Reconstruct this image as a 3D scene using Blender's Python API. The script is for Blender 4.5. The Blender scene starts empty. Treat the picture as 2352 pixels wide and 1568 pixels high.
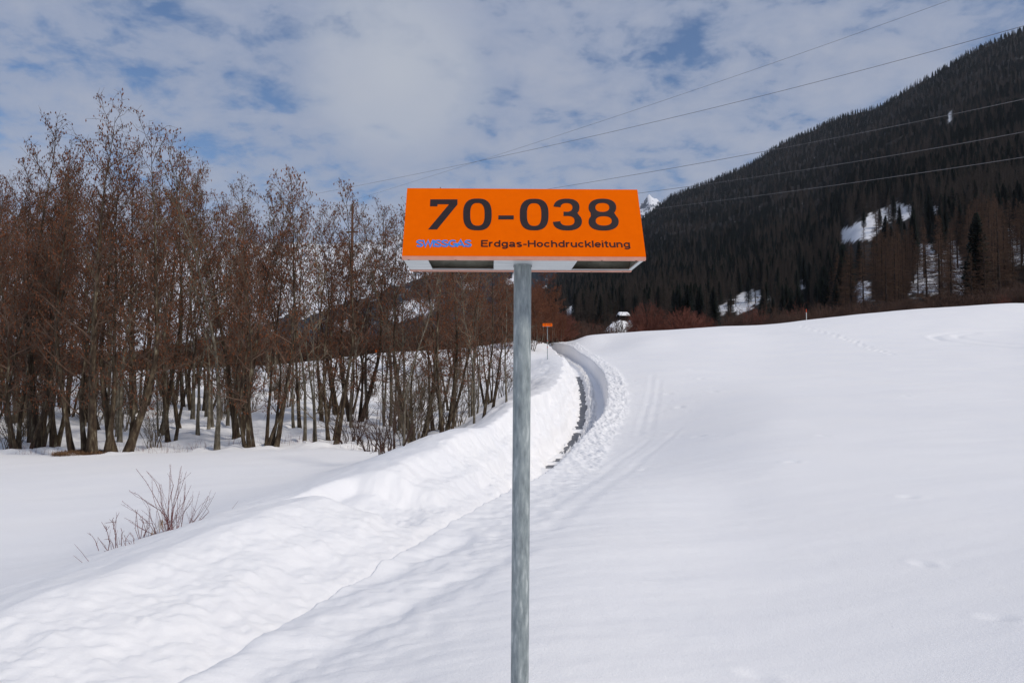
import bpy, bmesh, math, random
import numpy as np
from mathutils import Vector, Matrix, Euler

C = bpy.context.scene
rad = math.radians

# ------------------------------------------------------------------ camera
F = 1829.0                       # focal length in pixels of a 2352 px wide picture
PITCH = math.atan(93.0 / F)
EYE = 1.7
cam_d = bpy.data.cameras.new('camera')
cam_d.lens = 28.0
cam_d.sensor_width = 36.0
cam_d.clip_start = 0.05
cam_d.clip_end = 30000
cam = bpy.data.objects.new('camera', cam_d)
C.collection.objects.link(cam)
cam.location = (0, 0, EYE)
cam.rotation_euler = (rad(90) + PITCH, 0, 0)
C.camera = cam

# ------------------------------------------------------------------ light
SUN_EL, SUN_AZ = rad(43), rad(123)          # azimuth clockwise from +Y: from the right, slightly behind
sd = Vector((math.sin(SUN_AZ) * math.cos(SUN_EL), math.cos(SUN_AZ) * math.cos(SUN_EL), math.sin(SUN_EL)))
sun_d = bpy.data.lights.new('sun', 'SUN')
sun_d.energy = 2.25
sun_d.angle = rad(7)
sun_d.color = (1.0, 0.92, 0.815)
sun = bpy.data.objects.new('sun', sun_d)
sun.rotation_euler = sd.to_track_quat('Z', 'Y').to_euler()
C.collection.objects.link(sun)

C.view_settings.view_transform = 'Standard'
C.view_settings.look = 'None'
C.view_settings.exposure = 0.0
C.view_settings.gamma = 1.0

def N(nt, typ, **kw):
    n = nt.nodes.new(typ)
    for k, v in kw.items():
        if k.startswith('_'):
            setattr(n, k[1:], v)
        else:
            n.inputs[k.replace('__', ' ')].default_value = v
    return n

def L(nt, a, b):
    nt.links.new(a, b)

def mathn(nt, op, a, b=None, clamp=False):
    n = nt.nodes.new('ShaderNodeMath'); n.operation = op; n.use_clamp = clamp
    for i, v in enumerate((a, b)):
        if v is None: continue
        if isinstance(v, (int, float)): n.inputs[i].default_value = v
        else: nt.links.new(v, n.inputs[i])
    return n.outputs[0]

def ramp(nt, fac, stops, interp='LINEAR'):
    n = nt.nodes.new('ShaderNodeValToRGB'); n.color_ramp.interpolation = interp
    el = n.color_ramp.elements
    while len(el) > 1: el.remove(el[-1])
    el[0].position = stops[0][0]; el[0].color = (*stops[0][1], 1)
    for p, c in stops[1:]:
        e = el.new(p); e.color = (*c, 1)
    nt.links.new(fac, n.inputs[0])
    return n.outputs[0]

def mixc(nt, fac, a, b, mode='MIX'):
    n = nt.nodes.new('ShaderNodeMix'); n.data_type = 'RGBA'; n.blend_type = mode
    for idx, v in ((0, fac), (6, a), (7, b)):
        if isinstance(v, (int, float)): n.inputs[idx].default_value = v
        elif isinstance(v, tuple): n.inputs[idx].default_value = (*v, 1)
        else: nt.links.new(v, n.inputs[idx])
    return n.outputs[2]

def ray(u, v):
    rx, ry = (u - 1176.0), -(v - 784.0)
    c, s = math.cos(PITCH), math.sin(PITCH)
    return np.array([rx, F * c - ry * s, F * s + ry * c])

def P(u, v, d):
    r = ray(u, v)
    return r / r[1] * d            # relative to the eye

# world: blue sky with a broken sheet of cloud
W = bpy.data.worlds.new('World'); C.world = W
W.use_nodes = True
nt = W.node_tree; nt.nodes.clear()
out = N(nt, 'ShaderNodeOutputWorld'); bg = N(nt, 'ShaderNodeBackground')
bg.inputs['Strength'].default_value = 0.1
sky = N(nt, 'ShaderNodeTexSky'); sky.sky_type = 'NISHITA'; sky.sun_disc = False
sky.sun_elevation = SUN_EL; sky.sun_rotation = SUN_AZ
sky.air_density = 1.0; sky.dust_density = 0.6; sky.ozone_density = 1.5; sky.altitude = 1400
tc = N(nt, 'ShaderNodeTexCoord')
sep = N(nt, 'ShaderNodeSeparateXYZ'); L(nt, tc.outputs['Generated'], sep.inputs[0])
zz = mathn(nt, 'ADD', mathn(nt, 'MAXIMUM', sep.outputs['Z'], 0.0), 0.22)
px = mathn(nt, 'DIVIDE', sep.outputs['X'], zz); py = mathn(nt, 'DIVIDE', sep.outputs['Y'], zz)
comb = N(nt, 'ShaderNodeCombineXYZ'); L(nt, px, comb.inputs[0]); L(nt, py, comb.inputs[1])
n1 = N(nt, 'ShaderNodeTexNoise', Scale=5.0, Detail=9.0, Roughness=0.6, Distortion=0.25); L(nt, comb.outputs[0], n1.inputs['Vector'])
n2 = N(nt, 'ShaderNodeTexNoise', Scale=0.55, Detail=3.0, Roughness=0.5); L(nt, comb.outputs[0], n2.inputs['Vector'])
n3 = N(nt, 'ShaderNodeTexNoise', Scale=13.0, Detail=7.0, Roughness=0.62, Distortion=0.4); L(nt, comb.outputs[0], n3.inputs['Vector'])
cov = mathn(nt, 'ADD', mathn(nt, 'MULTIPLY', n1.outputs[0], 0.55), mathn(nt, 'MULTIPLY', n2.outputs[0], 0.25))
cov = mathn(nt, 'ADD', cov, mathn(nt, 'MULTIPLY', n3.outputs[0], 0.28))
# one large soft cloud ahead
cd = Vector(ray(905, 165)).normalized()
dist = N(nt, 'ShaderNodeVectorMath', _operation='DISTANCE'); L(nt, tc.outputs['Generated'], dist.inputs[0]); dist.inputs[1].default_value = cd
wob = mathn(nt, 'ADD', dist.outputs['Value'], mathn(nt, 'MULTIPLY', mathn(nt, 'SUBTRACT', n1.outputs[0], 0.5), 0.12))
puff = ramp(nt, wob, [(0.0, (1, 1, 1)), (0.06, (0.75, 0.75, 0.75)), (0.135, (0.0, 0.0, 0.0))], 'EASE')
cov = mathn(nt, 'ADD', cov, mathn(nt, 'MULTIPLY', puff, 0.12))
# thicker towards the horizon
hb = ramp(nt, sep.outputs['Z'], [(0.10, (1, 1, 1)), (0.34, (0, 0, 0))])
hz = ramp(nt, sep.outputs['Z'], [(0.0, (1, 1, 1)), (0.38, (0, 0, 0))])
cov = mathn(nt, 'ADD', cov, mathn(nt, 'ADD', mathn(nt, 'MULTIPLY', hz, 0.05), 0.008))
mask = ramp(nt, cov, [(0.455, (0.05, 0.05, 0.05)), (0.50, (0.50, 0.50, 0.50)), (0.545, (0.86, 0.86, 0.86)), (0.62, (1, 1, 1))])
shade = ramp(nt, mathn(nt, 'ADD', mathn(nt, 'MULTIPLY', n2.outputs[0], 0.5), mathn(nt, 'MULTIPLY', n1.outputs[0], 0.5)),
             [(0.35, (2.75, 3.35, 4.75)), (0.5, (3.3, 3.8, 5.05)), (0.68, (4.1, 4.4, 5.3))])
shade = mixc(nt, mathn(nt, 'MULTIPLY', puff, 0.55), shade, (5.9, 6.1, 6.4))
skyc = mixc(nt, 1.0, sky.outputs[0], (0.66, 0.85, 1.02), 'MULTIPLY')
shade = mixc(nt, mathn(nt, 'MULTIPLY', hb, 0.5), shade, (4.5, 5.0, 6.0))
col = mixc(nt, mask, skyc, shade)
L(nt, col, bg.inputs['Color']); L(nt, bg.outputs[0], out.inputs['Surface'])

# ------------------------------------------------------------------ helpers
def link(o, parent=None):
    C.collection.objects.link(o)
    if parent is not None: o.parent = parent
    return o

def tag(o, label=None, cat=None, group=None, kind=None):
    if label: o['label'] = label
    if cat: o['category'] = cat
    if group: o['group'] = group
    if kind: o['kind'] = kind
    return o

def empty(name, loc, label, cat, group=None, rz=0.0, sc=1.0):
    o = bpy.data.objects.new(name, None); link(o)
    o.empty_display_size = 0.2
    o.location = loc; o.rotation_euler = (0, 0, rz)
    o.scale = (sc, sc, sc) if not isinstance(sc, tuple) else sc
    return tag(o, label, cat, group)

def mesh_np(name, v, quads=None, tris=None, mat=None, smooth=True):
    me = bpy.data.meshes.new(name)
    v = np.asarray(v, dtype=np.float32).reshape(-1, 3)
    q = np.zeros((0, 4), np.int32) if quads is None else np.asarray(quads, np.int32).reshape(-1, 4)
    t = np.zeros((0, 3), np.int32) if tris is None else np.asarray(tris, np.int32).reshape(-1, 3)
    me.vertices.add(len(v)); me.vertices.foreach_set('co', v.ravel())
    nl = len(q) * 4 + len(t) * 3
    me.loops.add(nl); me.loops.foreach_set('vertex_index', np.concatenate([q.ravel(), t.ravel()]).astype(np.int32))
    me.polygons.add(len(q) + len(t))
    starts = np.concatenate([np.arange(len(q)) * 4, len(q) * 4 + np.arange(len(t)) * 3]).astype(np.int32)
    me.polygons.foreach_set('loop_start', starts)
    me.polygons.foreach_set('use_smooth', np.full(len(q) + len(t), smooth, dtype=bool))
    me.update(calc_edges=True)
    if mat is not None:
        for m in (mat if isinstance(mat, (list, tuple)) else [mat]): me.materials.append(m)
    return me

def obj(name, me, parent=None):
    return link(bpy.data.objects.new(name, me), parent)

def dup(root, loc, rz=0.0, sc=1.0, label=None, group=None):
    r = root.copy(); C.collection.objects.link(r)
    r.location = loc; r.rotation_euler = (0, 0, rz)
    r.scale = (sc, sc, sc) if not isinstance(sc, tuple) else sc
    if label: r['label'] = label
    if group: r['group'] = group
    for ch in list(root.children):
        c = ch.copy(); C.collection.objects.link(c); c.parent = r
        for g in list(ch.children):
            d = g.copy(); C.collection.objects.link(d); d.parent = c
    return r

# vectorised gradient noise
_rs = np.random.RandomState(7)
_perm = np.concatenate([_rs.permutation(512)] * 3)
_g = np.stack([np.cos(np.linspace(0, 2 * np.pi, 512, endpoint=False)), np.sin(np.linspace(0, 2 * np.pi, 512, endpoint=False))], 1)
_g = _g[_rs.permutation(512)]
def perlin(x, y):
    xi = np.floor(x).astype(np.int64); yi = np.floor(y).astype(np.int64)
    xf = x - xi; yf = y - yi
    u = xf * xf * xf * (xf * (xf * 6 - 15) + 10); v = yf * yf * yf * (yf * (yf * 6 - 15) + 10)
    def gr(ix, iy, dx, dy):
        h = _perm[(_perm[ix & 511] + (iy & 511))]
        g = _g[h & 511]
        return g[..., 0] * dx + g[..., 1] * dy
    a = gr(xi, yi, xf, yf); b = gr(xi + 1, yi, xf - 1, yf)
    c = gr(xi, yi + 1, xf, yf - 1); d = gr(xi + 1, yi + 1, xf - 1, yf - 1)
    return (a + u * (b - a)) * (1 - v) + (c + u * (d - c)) * v
def fbm(x, y, octv=4, gain=0.5):
    s = 0.0; a = 1.0
    for i in range(octv):
        s = s + a * perlin(x * 2 ** i + 17.3 * i, y * 2 ** i - 9.1 * i); a *= gain
    return s
def sstep(e0, e1, x):
    t = np.clip((x - e0) / (e1 - e0), 0, 1); return t * t * (3 - 2 * t)

# tubes
def frusta(segs, k=3):
    """segs: n x 8 (p0, p1, r0, r1) -> verts, quads"""
    s = np.asarray(segs, dtype=np.float64).reshape(-1, 8)
    n = len(s); p0 = s[:, :3]; p1 = s[:, 3:6]; d = p1 - p0
    d /= (np.linalg.norm(d, axis=1, keepdims=True) + 1e-9)
    ref = np.where(np.abs(d[:, 2:3]) > 0.9, np.array([[1.0, 0, 0]]), np.array([[0, 0, 1.0]]))
    a = np.cross(d, ref); a /= (np.linalg.norm(a, axis=1, keepdims=True) + 1e-9)
    b = np.cross(d, a)
    th = np.arange(k) * 2 * np.pi / k
    ring = a[:, None, :] * np.cos(th)[None, :, None] + b[:, None, :] * np.sin(th)[None, :, None]
    v = np.concatenate([p0[:, None, :] + ring * s[:, 6][:, None, None], p1[:, None, :] + ring * s[:, 7][:, None, None]], 1)
    base = (np.arange(n) * 2 * k)[:, None]
    i = np.arange(k); j = (i + 1) % k
    q = np.stack([base + i, base + j, base + j + k, base + i + k], -1).reshape(-1, 4)
    return v.reshape(-1, 3), q

def tube(pts, rr, k=8, wob=0.0, rng=None, cap=True):
    """one connected tube along a polyline"""
    pts = np.asarray(pts, float); n = len(pts)
    V = []; ph = rng.random(k) if rng is not None else np.zeros(k)
    for i in range(n):
        d = pts[min(i + 1, n - 1)] - pts[max(i - 1, 0)]; d /= np.linalg.norm(d) + 1e-9
        ref = np.array([1.0, 0, 0]) if abs(d[0]) < 0.9 else np.array([0, 1.0, 0])
        a = np.cross(d, ref); a /= np.linalg.norm(a); b = np.cross(d, a)
        for m in range(k):
            t = 2 * np.pi * m / k
            r = rr[i] * (1 + wob * (ph[m] - 0.5 + 0.6 * math.sin(m * 2.3 + i * 0.7)))
            V.append(pts[i] + (a * math.cos(t) + b * math.sin(t)) * r)
    Q = []
    for i in range(n - 1):
        for m in range(k):
            m2 = (m + 1) % k
            Q.append((i * k + m, i * k + m2, (i + 1) * k + m2, (i + 1) * k + m))
    T = []
    if cap:
        V.append(pts[-1] + (pts[-1] - pts[-2]) * 0.02); c = len(V) - 1
        for m in range(k): T.append(((n - 1) * k + m, (n - 1) * k + (m + 1) % k, c))
    return np.array(V), np.array(Q, int).reshape(-1, 4), np.array(T, int).reshape(-1, 3)

class MB:
    def __init__(self): self.v = []; self.q = []; self.t = []; self.n = 0
    def add(self, v, q=None, t=None):
        v = np.asarray(v, float).reshape(-1, 3)
        if q is not None and len(q): self.q.append(np.asarray(q, int).reshape(-1, 4) + self.n)
        if t is not None and len(t): self.t.append(np.asarray(t, int).reshape(-1, 3) + self.n)
        self.v.append(v); self.n += len(v)
    def box(self, x0, x1, y0, y1, z0, z1):
        v = [(x, y, z) for z in (z0, z1) for y in (y0, y1) for x in (x0, x1)]
        self.add(v, [(0, 2, 3, 1), (4, 5, 7, 6), (0, 1, 5, 4), (2, 6, 7, 3), (0, 4, 6, 2), (1, 3, 7, 5)])
    def mesh(self, name, mat, smooth=True):
        return mesh_np(name, np.concatenate(self.v), np.concatenate(self.q) if self.q else None,
                       np.concatenate(self.t) if self.t else None, mat, smooth)

# ------------------------------------------------------------------ materials
def material(name, rough=0.8, spec=0.3, metal=0.0):
    m = bpy.data.materials.new(name); m.use_nodes = True
    nt = m.node_tree; b = nt.nodes['Principled BSDF']
    b.inputs['Roughness'].default_value = rough; b.inputs['Specular IOR Level'].default_value = spec
    b.inputs['Metallic'].default_value = metal
    return m, nt, b

def noise_mat(name, stops, scale=4.0, detail=5.0, stretch=(1, 1, 1), rough=0.85, spec=0.2, bump=0.0, bscale=None, rand=0.0, metal=0.0, bdist=0.02, geo=False):
    m, nt, b = material(name, rough, spec, metal)
    tc = N(nt, 'ShaderNodeTexCoord'); mp = N(nt, 'ShaderNodeMapping'); mp.inputs['Scale'].default_value = stretch
    L(nt, tc.outputs['Object'], mp.inputs[0])
    n = N(nt, 'ShaderNodeTexNoise', Scale=scale, Detail=detail, Roughness=0.6); L(nt, mp.outputs[0], n.inputs['Vector'])
    c = ramp(nt, n.outputs[0], stops)
    if rand:
        oi = N(nt, 'ShaderNodeObjectInfo')
        f = mathn(nt, 'ADD', mathn(nt, 'MULTIPLY', oi.outputs['Random'], rand * 2), 1 - rand)
        hsv = N(nt, 'ShaderNodeHueSaturation'); L(nt, c, hsv.inputs['Color']); L(nt, f, hsv.inputs['Value']); c = hsv.outputs[0]
    L(nt, c, b.inputs['Base Color'])
    if bump:
        n2 = N(nt, 'ShaderNodeTexNoise', Scale=bscale or scale * 3, Detail=4.0); L(nt, mp.outputs[0], n2.inputs['Vector'])
        bp = N(nt, 'ShaderNodeBump', Strength=bump, Distance=bdist); L(nt, n2.outputs[0], bp.inputs['Height']); L(nt, bp.outputs[0], b.inputs['Normal'])
    return m

def snow_mat(name, rough_=1.0):
    m, nt, b = material(name, 0.75, 0.25)
    tc = N(nt, 'ShaderNodeTexCoord')
    n = N(nt, 'ShaderNodeTexNoise', Scale=0.35, Detail=6.0, Roughness=0.6); L(nt, tc.outputs['Object'], n.inputs['Vector'])
    c = ramp(nt, n.outputs[0], [(0.3, (0.885, 0.885, 0.90)), (0.55, (0.91, 0.905, 0.91)), (0.75, (0.93, 0.92, 0.915))])
    L(nt, c, b.inputs['Base Color'])
    g = N(nt, 'ShaderNodeTexNoise', Scale=55.0, Detail=5.0, Roughness=0.7); L(nt, tc.outputs['Object'], g.inputs['Vector'])
    g2 = N(nt, 'ShaderNodeTexNoise', Scale=6.0, Detail=5.0, Roughness=0.6); L(nt, tc.outputs['Object'], g2.inputs['Vector'])
    h = mathn(nt, 'ADD', mathn(nt, 'MULTIPLY', g.outputs[0], 0.010), mathn(nt, 'MULTIPLY', g2.outputs[0], 0.012 * rough_))
    bp = N(nt, 'ShaderNodeBump', Strength=0.55 * rough_, Distance=1.0); L(nt, h, bp.inputs['Height']); L(nt, bp.outputs[0], b.inputs['Normal'])
    return m

M = {}
M['snow'] = snow_mat('snow', 1.0)
M['bark'] = noise_mat('bark', [(0.32, (0.022, 0.014, 0.009)), (0.48, (0.055, 0.037, 0.024)), (0.60, (0.105, 0.080, 0.050)), (0.72, (0.27, 0.245, 0.18))],
                      scale=9.0, detail=8, stretch=(1, 1, 0.28), bump=1.0, bscale=14, rand=0.25, bdist=0.05)
M['grey_bark'] = noise_mat('grey_bark', [(0.3, (0.060, 0.048, 0.034)), (0.5, (0.13, 0.11, 0.080)), (0.7, (0.25, 0.23, 0.185))],
                           scale=9.0, detail=6, stretch=(1, 1, 0.5), bump=0.6, bscale=14, rand=0.25, bdist=0.03)
M['twig'] = noise_mat('twig', [(0.35, (0.080, 0.048, 0.034)), (0.65, (0.18, 0.118, 0.084))], scale=1.2, rand=0.2)
M['grey_twig'] = noise_mat('grey_twig', [(0.35, (0.095, 0.070, 0.048)), (0.65, (0.23, 0.185, 0.13))], scale=1.2, rand=0.2)
M['catkin'] = noise_mat('catkin', [(0.35, (0.095, 0.032, 0.015)), (0.65, (0.24, 0.088, 0.040))], scale=1.5, rand=0.2)
M['red_twig'] = noise_mat('red_twig', [(0.35, (0.075, 0.030, 0.019)), (0.65, (0.18, 0.078, 0.046))], scale=0.8, rand=0.25)
M['rust_shrub'] = noise_mat('rust_shrub', [(0.35, (0.095, 0.032, 0.024)), (0.65, (0.23, 0.090, 0.062))], scale=0.8, rand=0.15)
M['brown_twig'] = noise_mat('brown_twig', [(0.35, (0.050, 0.028, 0.021)), (0.65, (0.115, 0.068, 0.050))], scale=0.8, rand=0.25)
M['willow'] = noise_mat('willow', [(0.35, (0.11, 0.034, 0.032)), (0.65, (0.23, 0.080, 0.070))], scale=8)
M['needle'] = noise_mat('needle', [(0.35, (0.006, 0.010, 0.008)), (0.65, (0.018, 0.026, 0.018))], scale=0.5, rand=0.3)
M['larch'] = noise_mat('larch', [(0.35, (0.036, 0.028, 0.023)), (0.65, (0.088, 0.067, 0.052))], scale=0.3, rand=0.35)
M['conifer_bark'] = noise_mat('conifer_bark', [(0.35, (0.018, 0.012, 0.010)), (0.65, (0.05, 0.036, 0.028))], scale=2, rand=0.2)
M['galv'] = noise_mat('galvanised', [(0.30, (0.17, 0.195, 0.20)), (0.45, (0.27, 0.31, 0.315)), (0.55, (0.33, 0.37, 0.37)), (0.68, (0.52, 0.56, 0.55))],
                      scale=52, detail=10, stretch=(1.2, 1.2, 0.28), rough=0.5, spec=0.5, metal=0.25, bump=0.12, bscale=60, bdist=0.004)
M['zinc'] = noise_mat('zinc_sheet', [(0.3, (0.42, 0.46, 0.47)), (0.55, (0.55, 0.59, 0.60)), (0.75, (0.68, 0.71, 0.71))], scale=18, stretch=(0.25, 2, 1), rough=0.45, spec=0.5, metal=0.2)
M['inside'] = noise_mat('sign_inside', [(0.35, (0.10, 0.10, 0.08)), (0.65, (0.34, 0.34, 0.28))], scale=7, rough=0.8)
M['orange'] = noise_mat('orange_paint', [(0.3, (0.80, 0.122, 0.0)), (0.7, (0.85, 0.134, 0.0))], scale=30, rough=0.85, spec=0.03)
M['lit_flange'] = noise_mat('lit_flange', [(0.3, (0.60, 0.27, 0.19)), (0.7, (0.68, 0.34, 0.25))], scale=20, rough=0.5)  # orange lower lip made pale pink: its bright reflection painted into the colour
M['ink'] = noise_mat('black_print', [(0.3, (0.022, 0.015, 0.018)), (0.7, (0.030, 0.020, 0.023))], scale=20, rough=0.6)
M['small_ink'] = noise_mat('brown_print', [(0.3, (0.045, 0.010, 0.006)), (0.7, (0.055, 0.012, 0.008))], scale=20, rough=0.6)
M['blue_ink'] = noise_mat('blue_print', [(0.3, (0.03, 0.24, 0.68)), (0.7, (0.035, 0.26, 0.72))], scale=20, rough=0.6)
M['halo'] = noise_mat('pale_blue_print', [(0.3, (0.26, 0.22, 0.62)), (0.7, (0.30, 0.26, 0.66))], scale=20, rough=0.6)
M['wire'] = noise_mat('wire', [(0.3, (0.15, 0.145, 0.15)), (0.7, (0.22, 0.21, 0.21))], scale=1, rough=0.4, metal=0.5)
M['screw'] = noise_mat('screw', [(0.3, (0.2, 0.1, 0.08)), (0.7, (0.3, 0.2, 0.16))], scale=30, rough=0.4)
M['white_paint'] = noise_mat('white_paint', [(0.3, (0.55, 0.54, 0.50)), (0.7, (0.72, 0.71, 0.68))], scale=6)
M['red_paint'] = noise_mat('red_paint', [(0.3, (0.50, 0.05, 0.02)), (0.7, (0.62, 0.08, 0.03))], scale=6)
M['wood'] = noise_mat('weathered_wood', [(0.3, (0.018, 0.012, 0.009)), (0.7, (0.050, 0.032, 0.023))], scale=3, stretch=(1, 1, 6), bump=0.4)
M['pole_wood'] = noise_mat('pole_wood', [(0.3, (0.07, 0.035, 0.022)), (0.7, (0.15, 0.080, 0.050))], scale=3, stretch=(3, 3, 0.4), bump=0.4)
M['dry'] = noise_mat('dry_grass', [(0.35, (0.11, 0.055, 0.028)), (0.65, (0.30, 0.18, 0.10))], scale=9)
M['leaf'] = noise_mat('dry_leaf', [(0.35, (0.35, 0.24, 0.15)), (0.65, (0.55, 0.42, 0.29))], scale=9)

m, nt, b = material('wet_asphalt', 0.45, 0.5)
tc = N(nt, 'ShaderNodeTexCoord')
n = N(nt, 'ShaderNodeTexNoise', Scale=3.0, Detail=8.0, Roughness=0.7); L(nt, tc.outputs['Object'], n.inputs['Vector'])
L(nt, ramp(nt, n.outputs[0], [(0.35, (0.045, 0.045, 0.05)), (0.6, (0.12, 0.12, 0.13)), (0.72, (0.35, 0.36, 0.38))]), b.inputs['Base Color'])
bp = N(nt, 'ShaderNodeBump', Strength=0.5, Distance=0.01); L(nt, n.outputs[0], bp.inputs['Height']); L(nt, bp.outputs[0], b.inputs['Normal'])
M['asphalt'] = m

# ------------------------------------------------------------------ terrain
# right lip of the cleared path: depth, x, height (relative to the eye)
LIP = np.array([(0.5, -2.65, -1.60), (2.5, -2.2, -1.60), (4.2, -1.82, -1.60), (6, -1.45, -1.62), (9, -0.80, -1.63), (12.3, 0.0, -1.62), (14, 0.35, -1.70), (20, 1.38, -1.85),
                (24, 1.9, -1.88), (29, 2.75, -1.78), (35, 4.05, -1.35), (40, 4.85, -0.70), (46, 5.45, 0.25), (60, 6.4, 1.30),
                (80, 7.2, 2.72), (95, 6.5, 4.5), (105, 5.2, 5.1), (120, 2.5, 4.6), (140, -1.5, 3.0)])
_ys = np.exp(np.linspace(math.log(0.5), math.log(140), 600))
def smooth_curve(col, w=14):
    z = np.interp(np.log(_ys), np.log(LIP[:, 0]), LIP[:, col])
    zp = np.concatenate([np.full(w, z[0]), z, np.full(w, z[-1])])
    k = np.hanning(2 * w + 1); k /= k.sum()
    return np.convolve(zp, k, 'valid')
_lx = smooth_curve(1); _lz = smooth_curve(2)
def lipx(y): return np.interp(np.log(np.clip(y, 0.5, 140)), np.log(_ys), _lx)

CP = []
def cp(u, v, d): p = P(u, v, d); CP.append((p[0], d, p[2]))
def cw(x, y, z): CP.append((x, y, z))
for i in range(0, 600, 18): cw(_lx[i], _ys[i], _lz[i])
for i in range(0, 600, 24):                                           # just right of the lip
    y = _ys[i]; cw(_lx[i] + 1.5 + 0.03 * y, y, _lz[i] + 0.05 + (0.5 if 85 < y < 115 else 0.10) * min(y / 40, 1))
# right field, rising to its skyline
for y in (2, 4, 8, 14, 25): cw(0.72 * y, y, -1.6 + 13.2 * (y / 110.0) ** 1.9)
for u, v, D in ((2352, 698, 112), (2230, 704, 111), (2100, 712, 110), (1980, 723, 108), (1854, 736, 106), (1760, 747, 104), (1660, 750, 102), (1550, 757, 101), (1470, 761, 100), (1400, 766, 98), (1345, 772, 96)):
    a = (u - 1176) / F
    zc = P(u, v, D)[2]
    cw(a * D, D, zc)
    cw(a * D * 1.14, D * 1.14, zc - 0.6 + (0.2 if u > 2000 else 0)); cw(a * D * 1.35, D * 1.35, zc - 3.2); cw(a * D * 1.8, D * 1.8, zc - 4.5)
    for y in (80, 55, 36, 22, 13):
        if u > 1700 or (u > 1450 and y == 80): cw(a * y, y, -1.6 + (zc + 1.6) * (y / D) ** (1.9 if y < 60 else 1.75))
for x, y, z in ((3, 1, -1.6), (0, 2, -1.6), (3, 4.5, -1.59), (1, 6, -1.6), (5, 9, -1.54), (3, 11, -1.6)): cw(x, y, z)
# left bank crest
for u, v, d in ((0, 1370, 7.27), (300, 1262, 9.0), (540, 1170, 11.0), (880, 1052, 16.3), (1040, 985, 22.5), (1172, 926, 31), (1218, 898, 37), (1252, 862, 47), (1262, 820, 68), (1274, 795, 92)): cp(u, v, d)
for y in (2, 4): cw(-2.25 + 0.2 * (y - 2.5) - 3.5, y, -2.0)
# field and wood floor left of it
for x, y, z in ((-9, 2, -2.6), (-9, 5, -2.6), (-7.2, 9, -2.55), (-6.6, 12, -2.5), (-12, 9, -2.65), (-16, 14, -2.7), (-10, 14, -2.62), (-6.8, 16, -2.52), (-14, 20, -2.68), (-8, 20, -2.55),
                (-5.3, 21, -2.45), (-20, 27, -2.66), (-15, 27.5, -2.55), (-10, 28.5, -2.42), (-6.9, 30.5, -2.28), (-4.1, 26, -2.40), (-2.6, 28, -2.15), (-18, 33, -2.45), (-12, 35, -2.25), (-6, 36, -2.2), (-2.6, 37, -1.85),
                (-26, 45, -1.9), (-16, 45, -1.75), (-8, 45, -1.7), (-1.5, 46, -1.2), (-35, 60, -0.9), (-20, 60, -0.7), (-8, 60, -0.2), (0, 62, 0.6), (2.2, 78, 2.3)): cw(x, y, z)
for u, v, d in ((-300, 868, 86), (0, 864, 86), (272, 855, 86), (470, 846, 87), (720, 831, 88), (880, 812, 89), (1000, 805, 89), (1100, 795, 91), (1176, 784, 93), (1222, 781, 95)):
    cp(u, v, d); p = P(u, v, d)
    cw(p[0] * 1.12, d * 1.12, p[2] - 0.7); cw(p[0] * 1.3, d * 1.3, p[2] - 2.6); cw(p[0] * 1.9, d * 1.9, p[2] - 4.0)
cw(-60, 50, -1.7); cw(-40, 25, -2.6); cw(-30, 10, -2.7)
CPA = np.array(CP)
def dom(x, y):
    y = np.maximum(y, 1.5)
    a = x / y
    a = np.where(a > .60, .60 + .22 * np.tanh((a - .60) / .22), np.where(a < -1.0, -1.0 + .3 * np.tanh((a + 1.0) / .3), a))
    return np.stack([2.4 * a, np.log(y) * 1.0], -1)
def _phi(r2): return np.where(r2 > 1e-12, 0.5 * r2 * np.log(np.maximum(r2, 1e-12)), 0.0)
_X = dom(CPA[:, 0], CPA[:, 1]); _n = len(_X)
_r2 = ((_X[:, None] - _X[None]) ** 2).sum(-1)
_A = np.zeros((_n + 3, _n + 3)); _A[:_n, :_n] = _phi(_r2) + np.eye(_n) * 1.0e-4
_A[:_n, _n] = 1; _A[:_n, _n + 1:] = _X; _A[_n, :_n] = 1; _A[_n + 1:, :_n] = _X.T
_w = np.linalg.solve(_A, np.concatenate([CPA[:, 2], np.zeros(3)]))
def tps(x, y):
    x = np.asarray(x, float); y = np.asarray(y, float); sh = x.shape
    q = dom(x.ravel(), y.ravel()); res = np.empty(len(q))
    for i in range(0, len(q), 40000):
        s = q[i:i + 40000]
        r2 = (s[:, 0:1] - _X[None, :, 0]) ** 2 + (s[:, 1:2] - _X[None, :, 1]) ** 2
        res[i:i + 40000] = _phi(r2) @ _w[:_n] + _w[_n] + s @ _w[_n + 1:]
    return res.reshape(sh)

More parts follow.
